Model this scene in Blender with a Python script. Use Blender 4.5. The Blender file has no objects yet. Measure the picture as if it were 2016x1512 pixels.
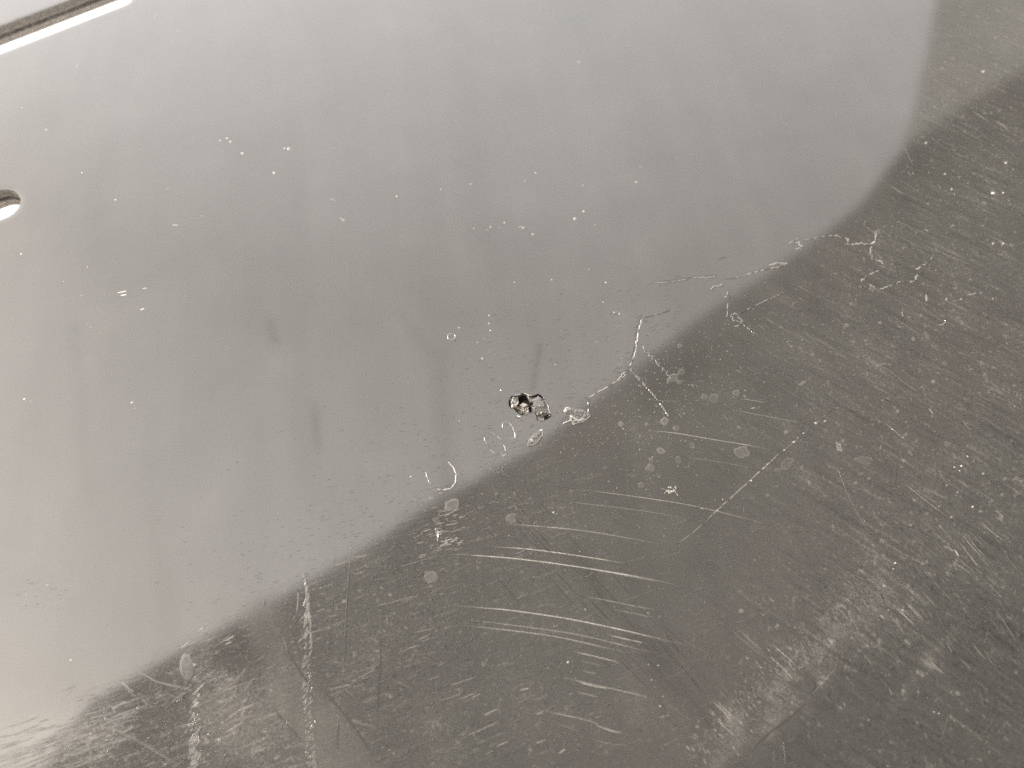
import bpy, math, random
import numpy as np
from mathutils import Vector, noise
from mathutils.geometry import delaunay_2d_cdt
sc = bpy.context.scene
COL = sc.collection
R = math.radians
rng = random.Random(11)
nrng = np.random.default_rng(5)

# ---------------------------------------------------------------- camera
TILT = R(28.0)                 # the phone looks up at the panel
HF = R(67.0)
WID, HGT = 2016.0, 1512.0
DIST = 0.15 / math.tan(HF / 2)
CENTRE = Vector((0.0, 0.0, 1.25))
FWD = Vector((0, math.cos(TILT), math.sin(TILT)))
UP = Vector((0, -math.sin(TILT), math.cos(TILT)))
EYE = CENTRE - FWD * DIST
cam_d = bpy.data.cameras.new('camera')
cam = bpy.data.objects.new('camera', cam_d); COL.objects.link(cam)
cam.location = EYE
cam.rotation_euler = (math.pi / 2 + TILT, 0, 0)
cam_d.sensor_width = 36
cam_d.lens = 18 / math.tan(HF / 2)
cam_d.clip_start = 0.005
cam_d.clip_end = 1000
cam_d.dof.use_dof = True
cam_d.dof.focus_distance = DIST * 0.985
cam_d.dof.aperture_fstop = 9.0
sc.camera = cam

# ---------------------------------------------------------------- sky, sun, exposure
SUN_EL, SUN_AZ = R(22), R(-110)        # azimuth from +Y, clockwise positive; behind the camera to the left
world = bpy.data.worlds.new("World"); sc.world = world
world.use_nodes = True
wn, wl = world.node_tree.nodes, world.node_tree.links
wn.clear()
wo = wn.new('ShaderNodeOutputWorld'); bg = wn.new('ShaderNodeBackground')
sky = wn.new('ShaderNodeTexSky'); sky.sky_type = 'NISHITA'; sky.sun_disc = False
sky.sun_elevation = SUN_EL; sky.sun_rotation = SUN_AZ
sky.air_density = 1.2; sky.dust_density = 1.7; sky.ozone_density = 1.0
hs = wn.new('ShaderNodeHueSaturation'); hs.inputs['Saturation'].default_value = 0.16
wtc = wn.new('ShaderNodeTexCoord')
wno = wn.new('ShaderNodeTexNoise'); wno.inputs['Scale'].default_value = 1.3; wno.inputs['Detail'].default_value = 3
wmr = wn.new('ShaderNodeMapRange')
wmr.inputs['From Min'].default_value = 0.3; wmr.inputs['From Max'].default_value = 0.7
wmr.inputs['To Min'].default_value = 0.93; wmr.inputs['To Max'].default_value = 1.07
wmx = wn.new('ShaderNodeVectorMath'); wmx.operation = 'SCALE'
wl.new(wtc.outputs['Generated'], wno.inputs['Vector']); wl.new(wno.outputs['Fac'], wmr.inputs['Value'])
wl.new(sky.outputs[0], hs.inputs['Color']); wl.new(hs.outputs[0], wmx.inputs[0]); wl.new(wmr.outputs[0], wmx.inputs['Scale'])
# overcast veil: warm and dimmer low down, brighter and neutral towards the zenith
wsp = wn.new('ShaderNodeSeparateXYZ'); wl.new(wtc.outputs['Generated'], wsp.inputs[0])
wmz = wn.new('ShaderNodeMapRange'); wmz.interpolation_type = 'SMOOTHSTEP'
wmz.inputs['From Min'].default_value = 0.52; wmz.inputs['From Max'].default_value = 0.90
wl.new(wsp.outputs['Z'], wmz.inputs['Value'])
wcr = wn.new('ShaderNodeMix'); wcr.data_type = 'RGBA'
wcr.inputs['A'].default_value = (.98, .90, .835, 1); wcr.inputs['B'].default_value = (2.42, 2.30, 2.20, 1)
wl.new(wmz.outputs[0], wcr.inputs['Factor'])
wmm = wn.new('ShaderNodeVectorMath'); wmm.operation = 'MULTIPLY'
wl.new(wmx.outputs[0], wmm.inputs[0]); wl.new(wcr.outputs['Result'], wmm.inputs[1])
wl.new(wmm.outputs[0], bg.inputs['Color']); wl.new(bg.outputs[0], wo.inputs[0])
bg.inputs['Strength'].default_value = 0.15
sun_d = bpy.data.lights.new('sun', 'SUN'); sun = bpy.data.objects.new('sun', sun_d); COL.objects.link(sun)
sun_d.energy = 1.0; sun_d.angle = R(14); sun_d.color = (1.0, 0.95, 0.88)
sdir = Vector((math.sin(SUN_AZ) * math.cos(SUN_EL), math.cos(SUN_AZ) * math.cos(SUN_EL), math.sin(SUN_EL)))
sun.rotation_euler = sdir.to_track_quat('Z', 'Y').to_euler()
sc.view_settings.view_transform = 'Standard'
sc.view_settings.look = 'None'
sc.view_settings.gamma = 1
sc.view_settings.exposure = 2.11
sc.cycles.use_denoising = False
sc.cycles.max_bounces = 6

# ---------------------------------------------------------------- where a mark of the photograph sits on the panel
FX = (WID / 2) / math.tan(HF / 2)
def ray(px, py):
    return (Vector((1, 0, 0)) * ((px - WID / 2) / FX) + UP * (-(py - HGT / 2) / FX) + FWD)
def P(px, py):
    """panel coordinates (x, z) of a photograph point"""
    r = ray(px, py); t = -EYE.y / r.y
    return (EYE.x + r.x * t, EYE.z + r.z * t)
def Q(x, z):
    """inverse of P, vectorised"""
    dx = x - EYE.x; dy = -EYE.y; dz = z - EYE.z
    f = dy * FWD.y + dz * FWD.z; u = dy * UP.y + dz * UP.z
    return WID / 2 + FX * dx / f, HGT / 2 - FX * u / f
MM = 0.001
THICK = 6.6 * MM
# crease at lower right: the panel bends back beyond this line
CA, CB = P(1400, 1530), P(1990, 1040)
CN = np.array([CB[1] - CA[1], -(CB[0] - CA[0])]); CN = CN / np.linalg.norm(CN)   # points to the lower right
def H(x, z):
    """height of the panel face: y value (towards the camera is negative)"""
    x = np.asarray(x, float); z = np.asarray(z, float)
    d = (x - CA[0]) * CN[0] + (z - CA[1]) * CN[1]
    s = 0.012
    soft = s * np.log1p(np.exp(np.clip(d / s, -30, 30)))
    y = 0.10 * soft
    y = y + 0.00003 * np.sin(x * 38 + 1.3 + z * 12) + 0.00002 * np.sin(z * 52 - x * 17 + .4) + 0.000012 * np.sin(x * 111 - z * 83)
    return y

# ---------------------------------------------------------------- materials
def new_mat(name):
    m = bpy.data.materials.new(name); m.use_nodes = True
    nt = m.node_tree; nt.nodes.clear()
    o = nt.nodes.new('ShaderNodeOutputMaterial'); b = nt.nodes.new('ShaderNodeBsdfPrincipled')
    nt.links.new(b.outputs[0], o.inputs[0])
    return m, nt, b
def N(nt, typ, **kw):
    n = nt.nodes.new(typ)
    for k, v in kw.items(): setattr(n, k, v)
    return n
def M(nt, op, a, b=None, c=None, clamp=False):
    n = nt.nodes.new('ShaderNodeMath'); n.operation = op; n.use_clamp = clamp
    for i, v in enumerate((a, b, c)):
        if v is None: continue
        if isinstance(v, (int, float)): n.inputs[i].default_value = v
        else: nt.links.new(v, n.inputs[i])
    return n.outputs[0]
def tex_noise(nt, vec, scale, detail=2, rough=0.5, rot=0, stretch=None):
    tc = vec
    mp = nt.nodes.new('ShaderNodeMapping')
    if stretch:
        # rotate first, then squeeze along the streak direction
        m1 = nt.nodes.new('ShaderNodeMapping'); m1.inputs['Rotation'].default_value = (0, rot, 0)
        nt.links.new(tc, m1.inputs['Vector']); tc = m1.outputs[0]
        mp.inputs['Scale'].default_value = stretch
    nt.links.new(tc, mp.inputs['Vector'])
    n = nt.nodes.new('ShaderNodeTexNoise')
    n.inputs['Scale'].default_value = scale; n.inputs['Detail'].default_value = detail; n.inputs['Roughness'].default_value = rough
    nt.links.new(mp.outputs[0], n.inputs['Vector'])
    return n.outputs['Fac']
def maprange(nt, v, a, b, c, d):
    n = nt.nodes.new('ShaderNodeMapRange'); n.clamp = True
    n.inputs['From Min'].default_value = a; n.inputs['From Max'].default_value = b
    n.inputs['To Min'].default_value = c; n.inputs['To Max'].default_value = d
    nt.links.new(v, n.inputs['Value']); return n.outputs[0]

def plastic_material():
    """Glossy dark plastic. Colour attribute 'marks' = (wear, matt, left dashes, right streaks); 0.5 in wear is the plain dusty surface; it also carries painted glints and shade."""
    m, nt, b = new_mat('scuffed_dark_plastic')
    at = N(nt, 'ShaderNodeAttribute', attribute_name='marks')
    sep = N(nt, 'ShaderNodeSeparateColor'); nt.links.new(at.outputs['Color'], sep.inputs[0])
    wear_tone, matt, zl = sep.outputs[0], sep.outputs[1], sep.outputs[2]
    zr = at.outputs['Alpha']
    geo = N(nt, 'ShaderNodeTexCoord'); V = geo.outputs['Object']
    # fine dust and grain of the moulded skin
    grain = tex_noise(nt, V, 1500, 3, .65)
    blot = tex_noise(nt, V, 45, 3, .55)
    speck = maprange(nt, tex_noise(nt, V, 520, 2, .6), .60, .74, 0, 1)
    speckd = maprange(nt, tex_noise(nt, V, 640, 2, .6), .60, .72, 0, 1)
    # stretched scuffs: left zone runs up to the right, right zone runs down to the right
    sl = maprange(nt, tex_noise(nt, V, 1, 3, .6, R(19), (90, 600, 900)), .56, .74, 0, 1)
    sr = maprange(nt, tex_noise(nt, V, 1, 3, .6, R(-36), (70, 600, 800)), .53, .76, 0, 1)
    srd = maprange(nt, tex_noise(nt, V, 1, 3, .55, R(-34), (42, 600, 520)), .52, .72, 0, 1)
    wipe = tex_noise(nt, V, 1, 3, .5, R(-83), (9, 200, 110))
    w = M(nt, 'ADD', wear_tone, M(nt, 'MULTIPLY', M(nt, 'SUBTRACT', blot, .5), .22))
    w = M(nt, 'ADD', w, M(nt, 'MULTIPLY', M(nt, 'SUBTRACT', grain, .5), M(nt, 'ADD', .16, M(nt, 'MULTIPLY', M(nt, 'MAXIMUM', zl, zr), .32))))
    w = M(nt, 'ADD', w, M(nt, 'MULTIPLY', speck, M(nt, 'MULTIPLY', M(nt, 'MAXIMUM', zl, zr), .26)))
    w = M(nt, 'SUBTRACT', w, M(nt, 'MULTIPLY', speckd, M(nt, 'MULTIPLY', M(nt, 'MAXIMUM', zl, zr), .16)))
    w = M(nt, 'ADD', w, M(nt, 'MULTIPLY', sl, M(nt, 'MULTIPLY', zl, .20)))
    w = M(nt, 'ADD', w, M(nt, 'MULTIPLY', sr, M(nt, 'MULTIPLY', zr, .17)))
    w = M(nt, 'SUBTRACT', w, M(nt, 'MULTIPLY', srd, M(nt, 'MULTIPLY', zr, .12)))
    w = M(nt, 'ADD', w, M(nt, 'MULTIPLY', M(nt, 'SUBTRACT', wipe, .5), .12), clamp=True)
    cr = N(nt, 'ShaderNodeValToRGB')
    e = cr.color_ramp.elements
    e[0].position = 0.0; e[0].color = (.018, .017, .016, 1)
    e[1].position = 1.0; e[1].color = (.66, .62, .56, 1)  # top white raised for the painted glints
    k = e.new(.88); k.color = (.35, .333, .308, 1)
    k = e.new(.5); k.color = (.0810, .0790, .0755, 1)
    k = e.new(.75); k.color = (.178, .170, .158, 1)
    nt.links.new(w, cr.inputs[0]); nt.links.new(cr.outputs[0], b.inputs['Base Color'])
    b.inputs['IOR'].default_value = 1.75
    ro = maprange(nt, w, .56, 1.0, .047, .45)
    ro = M(nt, 'ADD', ro, M(nt, 'MULTIPLY', matt, .5), clamp=True)
    nt.links.new(ro, b.inputs['Roughness'])
    smudge = maprange(nt, tex_noise(nt, V, 1, 3, .55, R(-80), (8, 60, 34)), .35, .7, .0, .045)
    spec = M(nt, 'SUBTRACT', M(nt, 'SUBTRACT', .515, smudge), M(nt, 'MULTIPLY', matt, .5), clamp=True)
    nt.links.new(spec, b.inputs['Specular IOR Level'])
    tint = N(nt, 'ShaderNodeMix'); tint.data_type = 'RGBA'; tint.blend_type = 'MULTIPLY'; tint.inputs['Factor'].default_value = 1
    tc2 = N(nt, 'ShaderNodeMix'); tc2.data_type = 'RGBA'; tc2.inputs['A'].default_value = (1.006, .998, .99, 1); tc2.inputs['B'].default_value = (.985, 1.01, .985, 1)
    nt.links.new(maprange(nt, tex_noise(nt, V, 14, 2, .5), .35, .65, 0, 1), tc2.inputs['Factor'])
    nt.links.new(cr.outputs[0], tint.inputs['A']); nt.links.new(tc2.outputs['Result'], tint.inputs['B']); nt.links.new(tint.outputs['Result'], b.inputs['Base Color'])
    hgt = M(nt, 'ADD', M(nt, 'MULTIPLY', grain, .07), M(nt, 'MULTIPLY', M(nt, 'SUBTRACT', speck, speckd), .14))
    hgt = M(nt, 'ADD', hgt, M(nt, 'ADD', M(nt, 'MULTIPLY', sl, M(nt, 'MULTIPLY', zl, .45)), M(nt, 'MULTIPLY', sr, M(nt, 'MULTIPLY', zr, .45))))
    bp = N(nt, 'ShaderNodeBump'); bp.inputs['Strength'].default_value = .35; bp.inputs['Distance'].default_value = .00002
    nt.links.new(hgt, bp.inputs['Height']); nt.links.new(bp.outputs[0], b.inputs['Normal'])
    return m
PLASTIC = plastic_material()

def cut_material():
    m, nt, b = new_mat('moulded_slot_wall')
    tc = N(nt, 'ShaderNodeTexCoord'); at = N(nt, 'ShaderNodeAttribute', attribute_name='marks')
    sep = N(nt, 'ShaderNodeSeparateColor'); nt.links.new(at.outputs['Color'], sep.inputs[0])
    n = tex_noise(nt, tc.outputs['Object'], 700, 4, .65)
    w = M(nt, 'ADD', sep.outputs[0], M(nt, 'MULTIPLY', M(nt, 'SUBTRACT', n, .5), .9), clamp=True)
    cr = N(nt, 'ShaderNodeValToRGB'); e = cr.color_ramp.elements
    e[0].color = (.03, .029, .029, 1); e[1].color = (.60, .56, .54, 1)
    nt.links.new(w, cr.inputs[0]); nt.links.new(cr.outputs[0], b.inputs['Base Color'])
    b.inputs['Roughness'].default_value = .42
    bp = N(nt, 'ShaderNodeBump'); bp.inputs['Strength'].default_value = .6; bp.inputs['Distance'].default_value = .0003
    nt.links.new(n, bp.inputs['Height']); nt.links.new(bp.outputs[0], b.inputs['Normal'])
    return m
CUT = cut_material()
def plain(name, col, rough=.8, scale=6, var=.35, bump=.02):
    m, nt, b = new_mat(name)
    tc = N(nt, 'ShaderNodeTexCoord'); n = tex_noise(nt, tc.outputs['Object'], scale, 4, .6)
    cr = N(nt, 'ShaderNodeValToRGB'); e = cr.color_ramp.elements
    e[0].position = .3; e[1].position = .7
    e[0].color = (*[c * (1 - var) for c in col], 1); e[1].color = (*[c * (1 + var) for c in col], 1)
    nt.links.new(n, cr.inputs[0]); nt.links.new(cr.outputs[0], b.inputs['Base Color'])
    b.inputs['Roughness'].default_value = rough
    bp = N(nt, 'ShaderNodeBump'); bp.inputs['Distance'].default_value = bump
    nt.links.new(n, bp.inputs['Height']); nt.links.new(bp.outputs[0], b.inputs['Normal'])
    return m

# ---------------------------------------------------------------- mesh helpers
def link(name, verts, faces, mat, parent=None, cols=None, smooth=True, kind=None, label=None):
    me = bpy.data.meshes.new(name); me.from_pydata([tuple(v) for v in verts], [], faces)
    if cols is not None:
        a = me.color_attributes.new('marks', 'FLOAT_COLOR', 'POINT')
        a.data.foreach_set('color', np.asarray(cols, np.float32).ravel())
    if smooth: me.polygons.foreach_set('use_smooth', [True] * len(me.polygons))
    me.materials.append(mat); me.update()
    o = bpy.data.objects.new(name, me); COL.objects.link(o)
    if parent: o.parent = parent
    if kind: o['kind'] = kind
    if label: o['label'] = label
    return o

# ================================================================ surroundings the gloss mirrors: ground, and two unseen stand-ins added for the reflection
GR = plain('worn_ground', (.12, .115, .09), .9, 3, .4)
g = link('ground', [(-60, -90, 0), (60, -90, 0), (60, 60, 0), (-60, 60, 0)], [(0, 1, 2, 3)], GR); g['kind'] = 'structure'
def mirror_hit(px, py, Y):
    """world point on the plane y = Y (behind the camera) seen mirrored in the panel at this photograph point"""
    x, z = P(px, py); r = ray(px, py); t = -Y / r.y
    return (x + r.x * t, z + r.z * t)
def prism(name, outline, y0, y1, mat, parent, splay=False):
    n = len(outline)
    k_ = (y1 / y0) if splay else 1.0             # plan splays outwards so that the flank stays hidden from the panel
    v = [(x, y0, z) for x, z in outline] + [(x * k_, y1, z) for x, z in outline]
    f = [tuple(range(n)), tuple(range(2 * n - 1, n - 1, -1))] + [(i, i + n, (i + 1) % n + n, (i + 1) % n) for i in range(n)]
    return link(name, v, f, mat, parent, smooth=False)
house_standin = bpy.data.objects.new('house_standin', None); COL.objects.link(house_standin); house_standin.location = (0, 0, 0)  # unseen, added; outline traced so its reflection makes the dark half
house_standin['label'] = 'unseen dark stand-in with a stepped roof line, added to cut the mirrored sky'; house_standin['category'] = 'house_standin'
YH = -7.0
edge = [(60, 1560), (180, 1385), (400, 1262), (640, 1120), (850, 985), (1050, 885), (1240, 740), (1400, 615), (1560, 505), (1690, 405), (1740, 335), (1800, 270), (2016, 135), (2350, -60)]
roofline = [mirror_hit(px, py, YH) for px, py in edge]
rl = roofline
prism('roof', rl + [(x, z - .35) for x, z in reversed(rl)], YH, YH - 5, plain('roof_standin', (.035, .033, .030), .9), house_standin)
wl_ = [(x, z - .35) for x, z in rl if x > rl[1][0] - .01]
prism('wall', wl_ + [(wl_[-1][0], -.2), (wl_[0][0], -.2)], YH - .15, YH - 4.8, plain('wall_standin', (.04, .037, .033), .9), house_standin)
tower_standin = bpy.data.objects.new('building_standin', None); COL.objects.link(tower_standin)  # unseen, added so the upper right corner mirrors a mid grey
tower_standin['label'] = 'unseen taller grey stand-in behind the dark one, added for the mirrored corner tone'; tower_standin['category'] = 'building_standin'
YT = -11.0
te = [mirror_hit(px, py, YT) for px, py in [(1745, 420), (1772, 290), (1800, 190), (1826, 90), (1850, -10), (1880, -150)]]
wx = te[-1][0] + 9
prism('wall', te + [(wx, te[-1][1]), (wx, -.2), (te[0][0], -.2)], YT, YT - 5, plain('grey_standin', (.62, .62, .58), .9), tower_standin, True)

# ================================================================ the panel
X0, X1, Z0, Z1 = -.36, .36, CENTRE.z - .25, CENTRE.z + .30
def capsule(a, b, r, n=14):
    """outline, in panel metres, of a slot whose near end is a and far end b (photograph points)"""
    A, B = np.array(P(*a)), np.array(P(*b)); d = (B - A) / np.linalg.norm(B - A); nrm = np.array([-d[1], d[0]])
    pts = []
    for c, s in ((A, -1), (B, 1)):
        for i in range(n + 1):
            t = -math.pi / 2 + math.pi * i / n
            pts.append(c + r * (math.cos(t) * d * s + math.sin(t) * nrm * s))
    return [tuple(p) for p in pts]
SLOTS = [capsule((227, -9), (-330, 205), 7.6 * MM), capsule((0, 403), (-330, 530), 6.6 * MM)]
PIT = [(1007, 779), (1015, 778), (1022, 777.5), (1030, 774.5), (1040, 778), (1050, 779), (1060, 776), (1065, 778), (1070, 783), (1076, 790), (1080, 798),
       (1082, 808), (1085, 815), (1084, 820), (1076, 826), (1066, 830), (1057, 827), (1055, 818), (1052, 812), (1046, 811.5), (1037, 815), (1027, 817.5),
       (1018, 812), (1012, 805), (1006, 804), (1002, 799), (1001.5, 792), (1003, 785)]
def sdf(px, py, poly):
    """signed distance (pixels) to a polygon, negative inside; vectorised"""
    px = np.asarray(px, float); py = np.asarray(py, float)
    d = np.full(px.shape, 1e18); ins = np.zeros(px.shape, bool); n = len(poly)
    for i in range(n):
        ax, ay = poly[i]; bx, by = poly[(i + 1) % n]
        ex, ey = bx - ax, by - ay; wx_, wy = px - ax, py - ay
        t = np.clip((wx_ * ex + wy * ey) / (ex * ex + ey * ey + 1e-12), 0, 1)
        d = np.minimum(d, (wx_ - ex * t) ** 2 + (wy - ey * t) ** 2)
        c = ((ay > py) != (by > py)) & (px < (bx - ax) * (py - ay) / (by - ay + 1e-12) + ax)
        ins ^= c
    d = np.sqrt(d); return np.where(ins, -d, d)
def band(px, py, pts, half, soft):
    """0..1 field along a polyline"""
    d = np.full(np.shape(px), 1e18)
    for (ax, ay), (bx, by) in zip(pts[:-1], pts[1:]):
        ex, ey = bx - ax, by - ay
        t = np.clip(((px - ax) * ex + (py - ay) * ey) / (ex * ex + ey * ey), 0, 1)
        d = np.minimum(d, np.hypot(px - ax - ex * t, py - ay - ey * t))
    return np.clip((half + soft - d) / soft, 0, 1)
def blob(px, py, cx, cy, rx, ry, ang=0, soft=.5):
    c, s = math.cos(R(ang)), math.sin(R(ang)); u = ((px - cx) * c + (py - cy) * s) / rx; v = (-(px - cx) * s + (py - cy) * c) / ry
    return np.clip((1 - np.hypot(u, v)) / soft, 0, 1)
EDGE = [(-200, 1620), (60, 1520), (180, 1385), (400, 1262), (640, 1120), (850, 985), (1050, 885), (1240, 740), (1400, 615), (1560, 505), (1690, 405), (1800, 270), (1850, -20)]
def below_edge(px, py):
    """pixels below (right of) the diagonal where the scuffed half begins"""
    ex = np.array([e[0] for e in EDGE]); ey = np.array([e[1] for e in EDGE])
    return py - np.interp(px, ex, ey)
SMOOTH = [(470, 1195), (505, 1170), (534, 1168), (556, 1240), (575, 1292), (616, 1339), (673, 1403), (760, 1515), (770, 1560), (650, 1560), (600, 1470), (535, 1385), (512, 1300)]
def fields(px, py):
    """marks attribute (wear, matt, left dashes, right streaks) of the plain skin"""
    px = np.asarray(px, float); py = np.asarray(py, float)
    be = below_edge(px, py)
    inz = np.clip((be + 60) / 120, 0, 1)
    wear_tone = np.full(px.shape, .46)
    # slight haze over all, thicker near the foot of the panel on the left
    wear_tone += .05 * np.clip((py - 1150) / 350, 0, 1) * np.clip((900 - px) / 600, 0, 1) * inz
    # smooth scraped patch
    s = sdf(px, py, SMOOTH); sm = np.clip(-s / 34 + .5, 0, 1)
    wear_tone += .065 * sm
    wear_tone += .10 * blob(px, py, 470, 1420, 110, 120, 0, .6) + .10 * blob(px, py, 120, 1450, 190, 75, -18, .7)
    # darker patches
    wear_tone -= .10 * blob(px, py, 455, 1280, 42, 60, 25, .5) + .06 * blob(px, py, 330, 1290, 90, 35, -28, .6)
    wear_tone -= .09 * blob(px, py, 860, 1010, 120, 60, -25, .8) + .06 * blob(px, py, 1330, 745, 150, 60, -30, .8)
    wear_tone -= .07 * blob(px, py, 1790, 320, 60, 60, 0, .7)
    # wide diagonal wipe marks
    for pts, h_, so, a in [([(985, 930), (1130, 1090), (1290, 1290), (1400, 1420)], 5, 26, -.075), ([(1130, 1090), (1250, 1260)], 6, 9, -.06),
                           ([(1225, 1120), (1340, 1270), (1420, 1370)], 5, 12, -.06), ([(1040, 1100), (1180, 1260)], 3, 9, -.05),
                           ([(960, 940), (1100, 1060)], 9, 26, .03), ([(1560, 500), (1610, 540)], 5, 8, -.07), ([(1524, 548), (1605, 596), (1640, 620)], 5, 9, -.09),
                           ([(1465, 598), (1530, 606), (1640, 622), (1700, 640)], 5, 12, -.06), ([(1610, 540), (1720, 620), (1820, 700)], 6, 14, -.05), ([(1603, 498), (1660, 530)], 5, 10, -.05),
                           ([(1700, 760), (1900, 880)], 8, 22, -.05), ([(1860, 760), (2016, 880)], 8, 20, -.05), ([(1240, 1225), (1330, 1340), (1400, 1440)], 9, 26, -.05)]:
        wear_tone += .5 * a * band(px, py, pts, h_, so)
    # long faint vertical smears in the mirrored sky
    for x0, y0, x1, y1, a, h_ in [(150, 650, 170, 960, -.05, 14), (860, 700, 880, 960, -.06, 22), (300, 1000, 320, 1200, -.03, 20), (620, 820, 625, 870, -.08, 6), (535, 640, 540, 668, -.09, 9), (790, 620, 850, 700, -.05, 8), (1062, 680, 1046, 770, -.16, 4), (1045, 600, 1060, 690, -.03, 10)]:
        wear_tone += .7 * a * band(px, py, [(x0, y0), (x1, y1)], 0, h_ + 12) ** 1.5
    smear = np.zeros(px.shape)
    for x0, y0, x1, y1, a, h_ in [(150, 640, 172, 980, .05, 34), (870, 700, 882, 980, .09, 42), (862, 330, 880, 620, .03, 60), (300, 1000, 325, 1230, .04, 40), (618, 800, 626, 880, .17, 20), (532, 635, 542, 672, .17, 22), (790, 620, 850, 700, .07, 20), (575, 640, 600, 930, .05, 46), (1250, 560, 1260, 700, .05, 40), (250, 560, 420, 480, .05, 50), (1064, 680, 1048, 768, .2, 6)]:
        smear = np.maximum(smear, a * band(px, py, [(x0, y0), (x1, y1)], 0, h_) ** 1.3)
    # scuffed ridge, its highlights painted paler
    rp = band(px, py, [(1400, 1500), (1505, 1425), (1590, 1330), (1650, 1250), (1725, 1175)], 26, 34)
    gap = np.clip(1 - band(px, py, [(1560, 1300), (1612, 1360)], 5, 12), 0, 1)
    fade = np.clip((1790 - px) / 120, 0, 1)
    jag = .75 + .5 * np.sin(px * .07 + py * .05) * np.sin(py * .041)
    wear_tone += .125 * rp * gap * fade * jag
    dz = sdf(px, py, [(1404, 1390), (1440, 1370), (1480, 1425), (1455, 1465)]); wear_tone += .09 * np.clip(-dz / 14 + .2, 0, 1)
    wear_tone += .10 * blob(px, py, 1836, 1305, 40, 18, 45, .7) + .07 * band(px, py, [(1760, 1395), (1850, 1280), (1890, 1240)], 7, 12)
    wear_tone -= .05 * np.clip(((px - 1400) * .55 + (py - 1512) * .83 + 60) / 90, 0, 1) * np.clip((px - 1300) / 100, 0, 1)
    zl = inz * np.clip((1500 - px) / 500, 0, 1) * (1 - .8 * sm) * (.35 + .65 * np.clip((1450 - px) / 900, 0, 1))
    zr = np.clip((px - 1250) / 500, 0, 1) * np.clip((be + 30) / 160, 0, 1)
    matt = .01 + .06 * sm + np.clip((px - 1300) / 900, 0, 1) * .03
    matt = matt + smear
    near = np.clip(1 - np.abs(be) / 260, 0, 1)
    zl = np.maximum(zl, .25 * near * np.clip((1400 - px) / 300, 0, 1) * (be < 0))
    return np.stack([wear_tone, matt, zl, zr], -1)

# --- triangulated skin: fine where it is seen, coarse beyond
step = 1.15 * MM
pts = []
xs = np.arange(-.205, .2051, step); zs = np.arange(CENTRE.z - .165, CENTRE.z + .225, step)
gx, gz = np.meshgrid(xs, zs); gx = gx + (np.arange(len(zs)) % 2)[:, None] * step * .5
fine = np.stack([gx.ravel(), gz.ravel()], -1) + nrng.uniform(-.08, .08, (gx.size, 2)) * step
qx, qy = Q(fine[:, 0], fine[:, 1])
keep = (qx > -60) & (qx < 2080) & (qy > -60) & (qy < 1570)
PITM = [P(*p) for p in PIT]
keep &= sdf(fine[:, 0], fine[:, 1], PITM) > .0004
for s_ in SLOTS: keep &= sdf(fine[:, 0], fine[:, 1], s_) > .0004
fine = fine[keep]
cs = 12 * MM
cx_, cz_ = np.meshgrid(np.arange(X0 + cs, X1, cs), np.arange(Z0 + cs, Z1, cs)); coarse = np.stack([cx_.ravel(), cz_.ravel()], -1)
qx, qy = Q(coarse[:, 0], coarse[:, 1])
kc = ~((qx > -60) & (qx < 2080) & (qy > -60) & (qy < 1570))
for s_ in SLOTS: kc &= sdf(coarse[:, 0], coarse[:, 1], s_) > .002
coarse = coarse[kc]
loops = [[(X0, Z0), (X1, Z0), (X1, Z1), (X0, Z1)]] + SLOTS + [PITM]
def triangulate(points, loops, holes):
    vs = [Vector(p) for p in points]; es = []
    for L in loops:
        b0 = len(vs); vs += [Vector(p) for p in L]; es += [(b0 + i, b0 + (i + 1) % len(L)) for i in range(len(L))]
    ov, oe, of, *_ = delaunay_2d_cdt(vs, es, [], 0, 1e-9)
    V = np.array([(v.x, v.y) for v in ov]); F = np.array([f for f in of if len(f) == 3])
    c = V[F].mean(1); ok = np.ones(len(F), bool)
    for h_ in holes: ok &= sdf(c[:, 0], c[:, 1], h_) > 0
    F = F[ok]
    a = V[F]; cr = (a[:, 1, 0] - a[:, 0, 0]) * (a[:, 2, 1] - a[:, 0, 1]) - (a[:, 1, 1] - a[:, 0, 1]) * (a[:, 2, 0] - a[:, 0, 0])
    F[cr < 0] = F[cr < 0][:, ::-1]          # x to the right, z up, seen from -y: counter-clockwise faces the camera
    return V, F
V2, F2 = triangulate(np.concatenate([fine, coarse]).tolist(), loops, SLOTS + [PITM])
px, py = Q(V2[:, 0], V2[:, 1])
y = H(V2[:, 0], V2[:, 1])
# gentle swelling round the puncture
pd = np.maximum(sdf(px, py, PIT), 0)
# rolled edge round the slots
for s_ in SLOTS:
    sd = np.maximum(sdf(V2[:, 0], V2[:, 1], s_), 0); y = y + .0001 * np.exp(-sd / .0005)
cols = fields(px, py)
skin = link('plastic_panel', np.stack([V2[:, 0], y, V2[:, 1]], -1).tolist(), F2.tolist(), PLASTIC, None, cols)
skin['label'] = 'large glossy dark grey plastic panel, scratched, cracked and punctured, with two slots at upper left'
skin['category'] = 'plastic panel'
PANEL = skin
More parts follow.
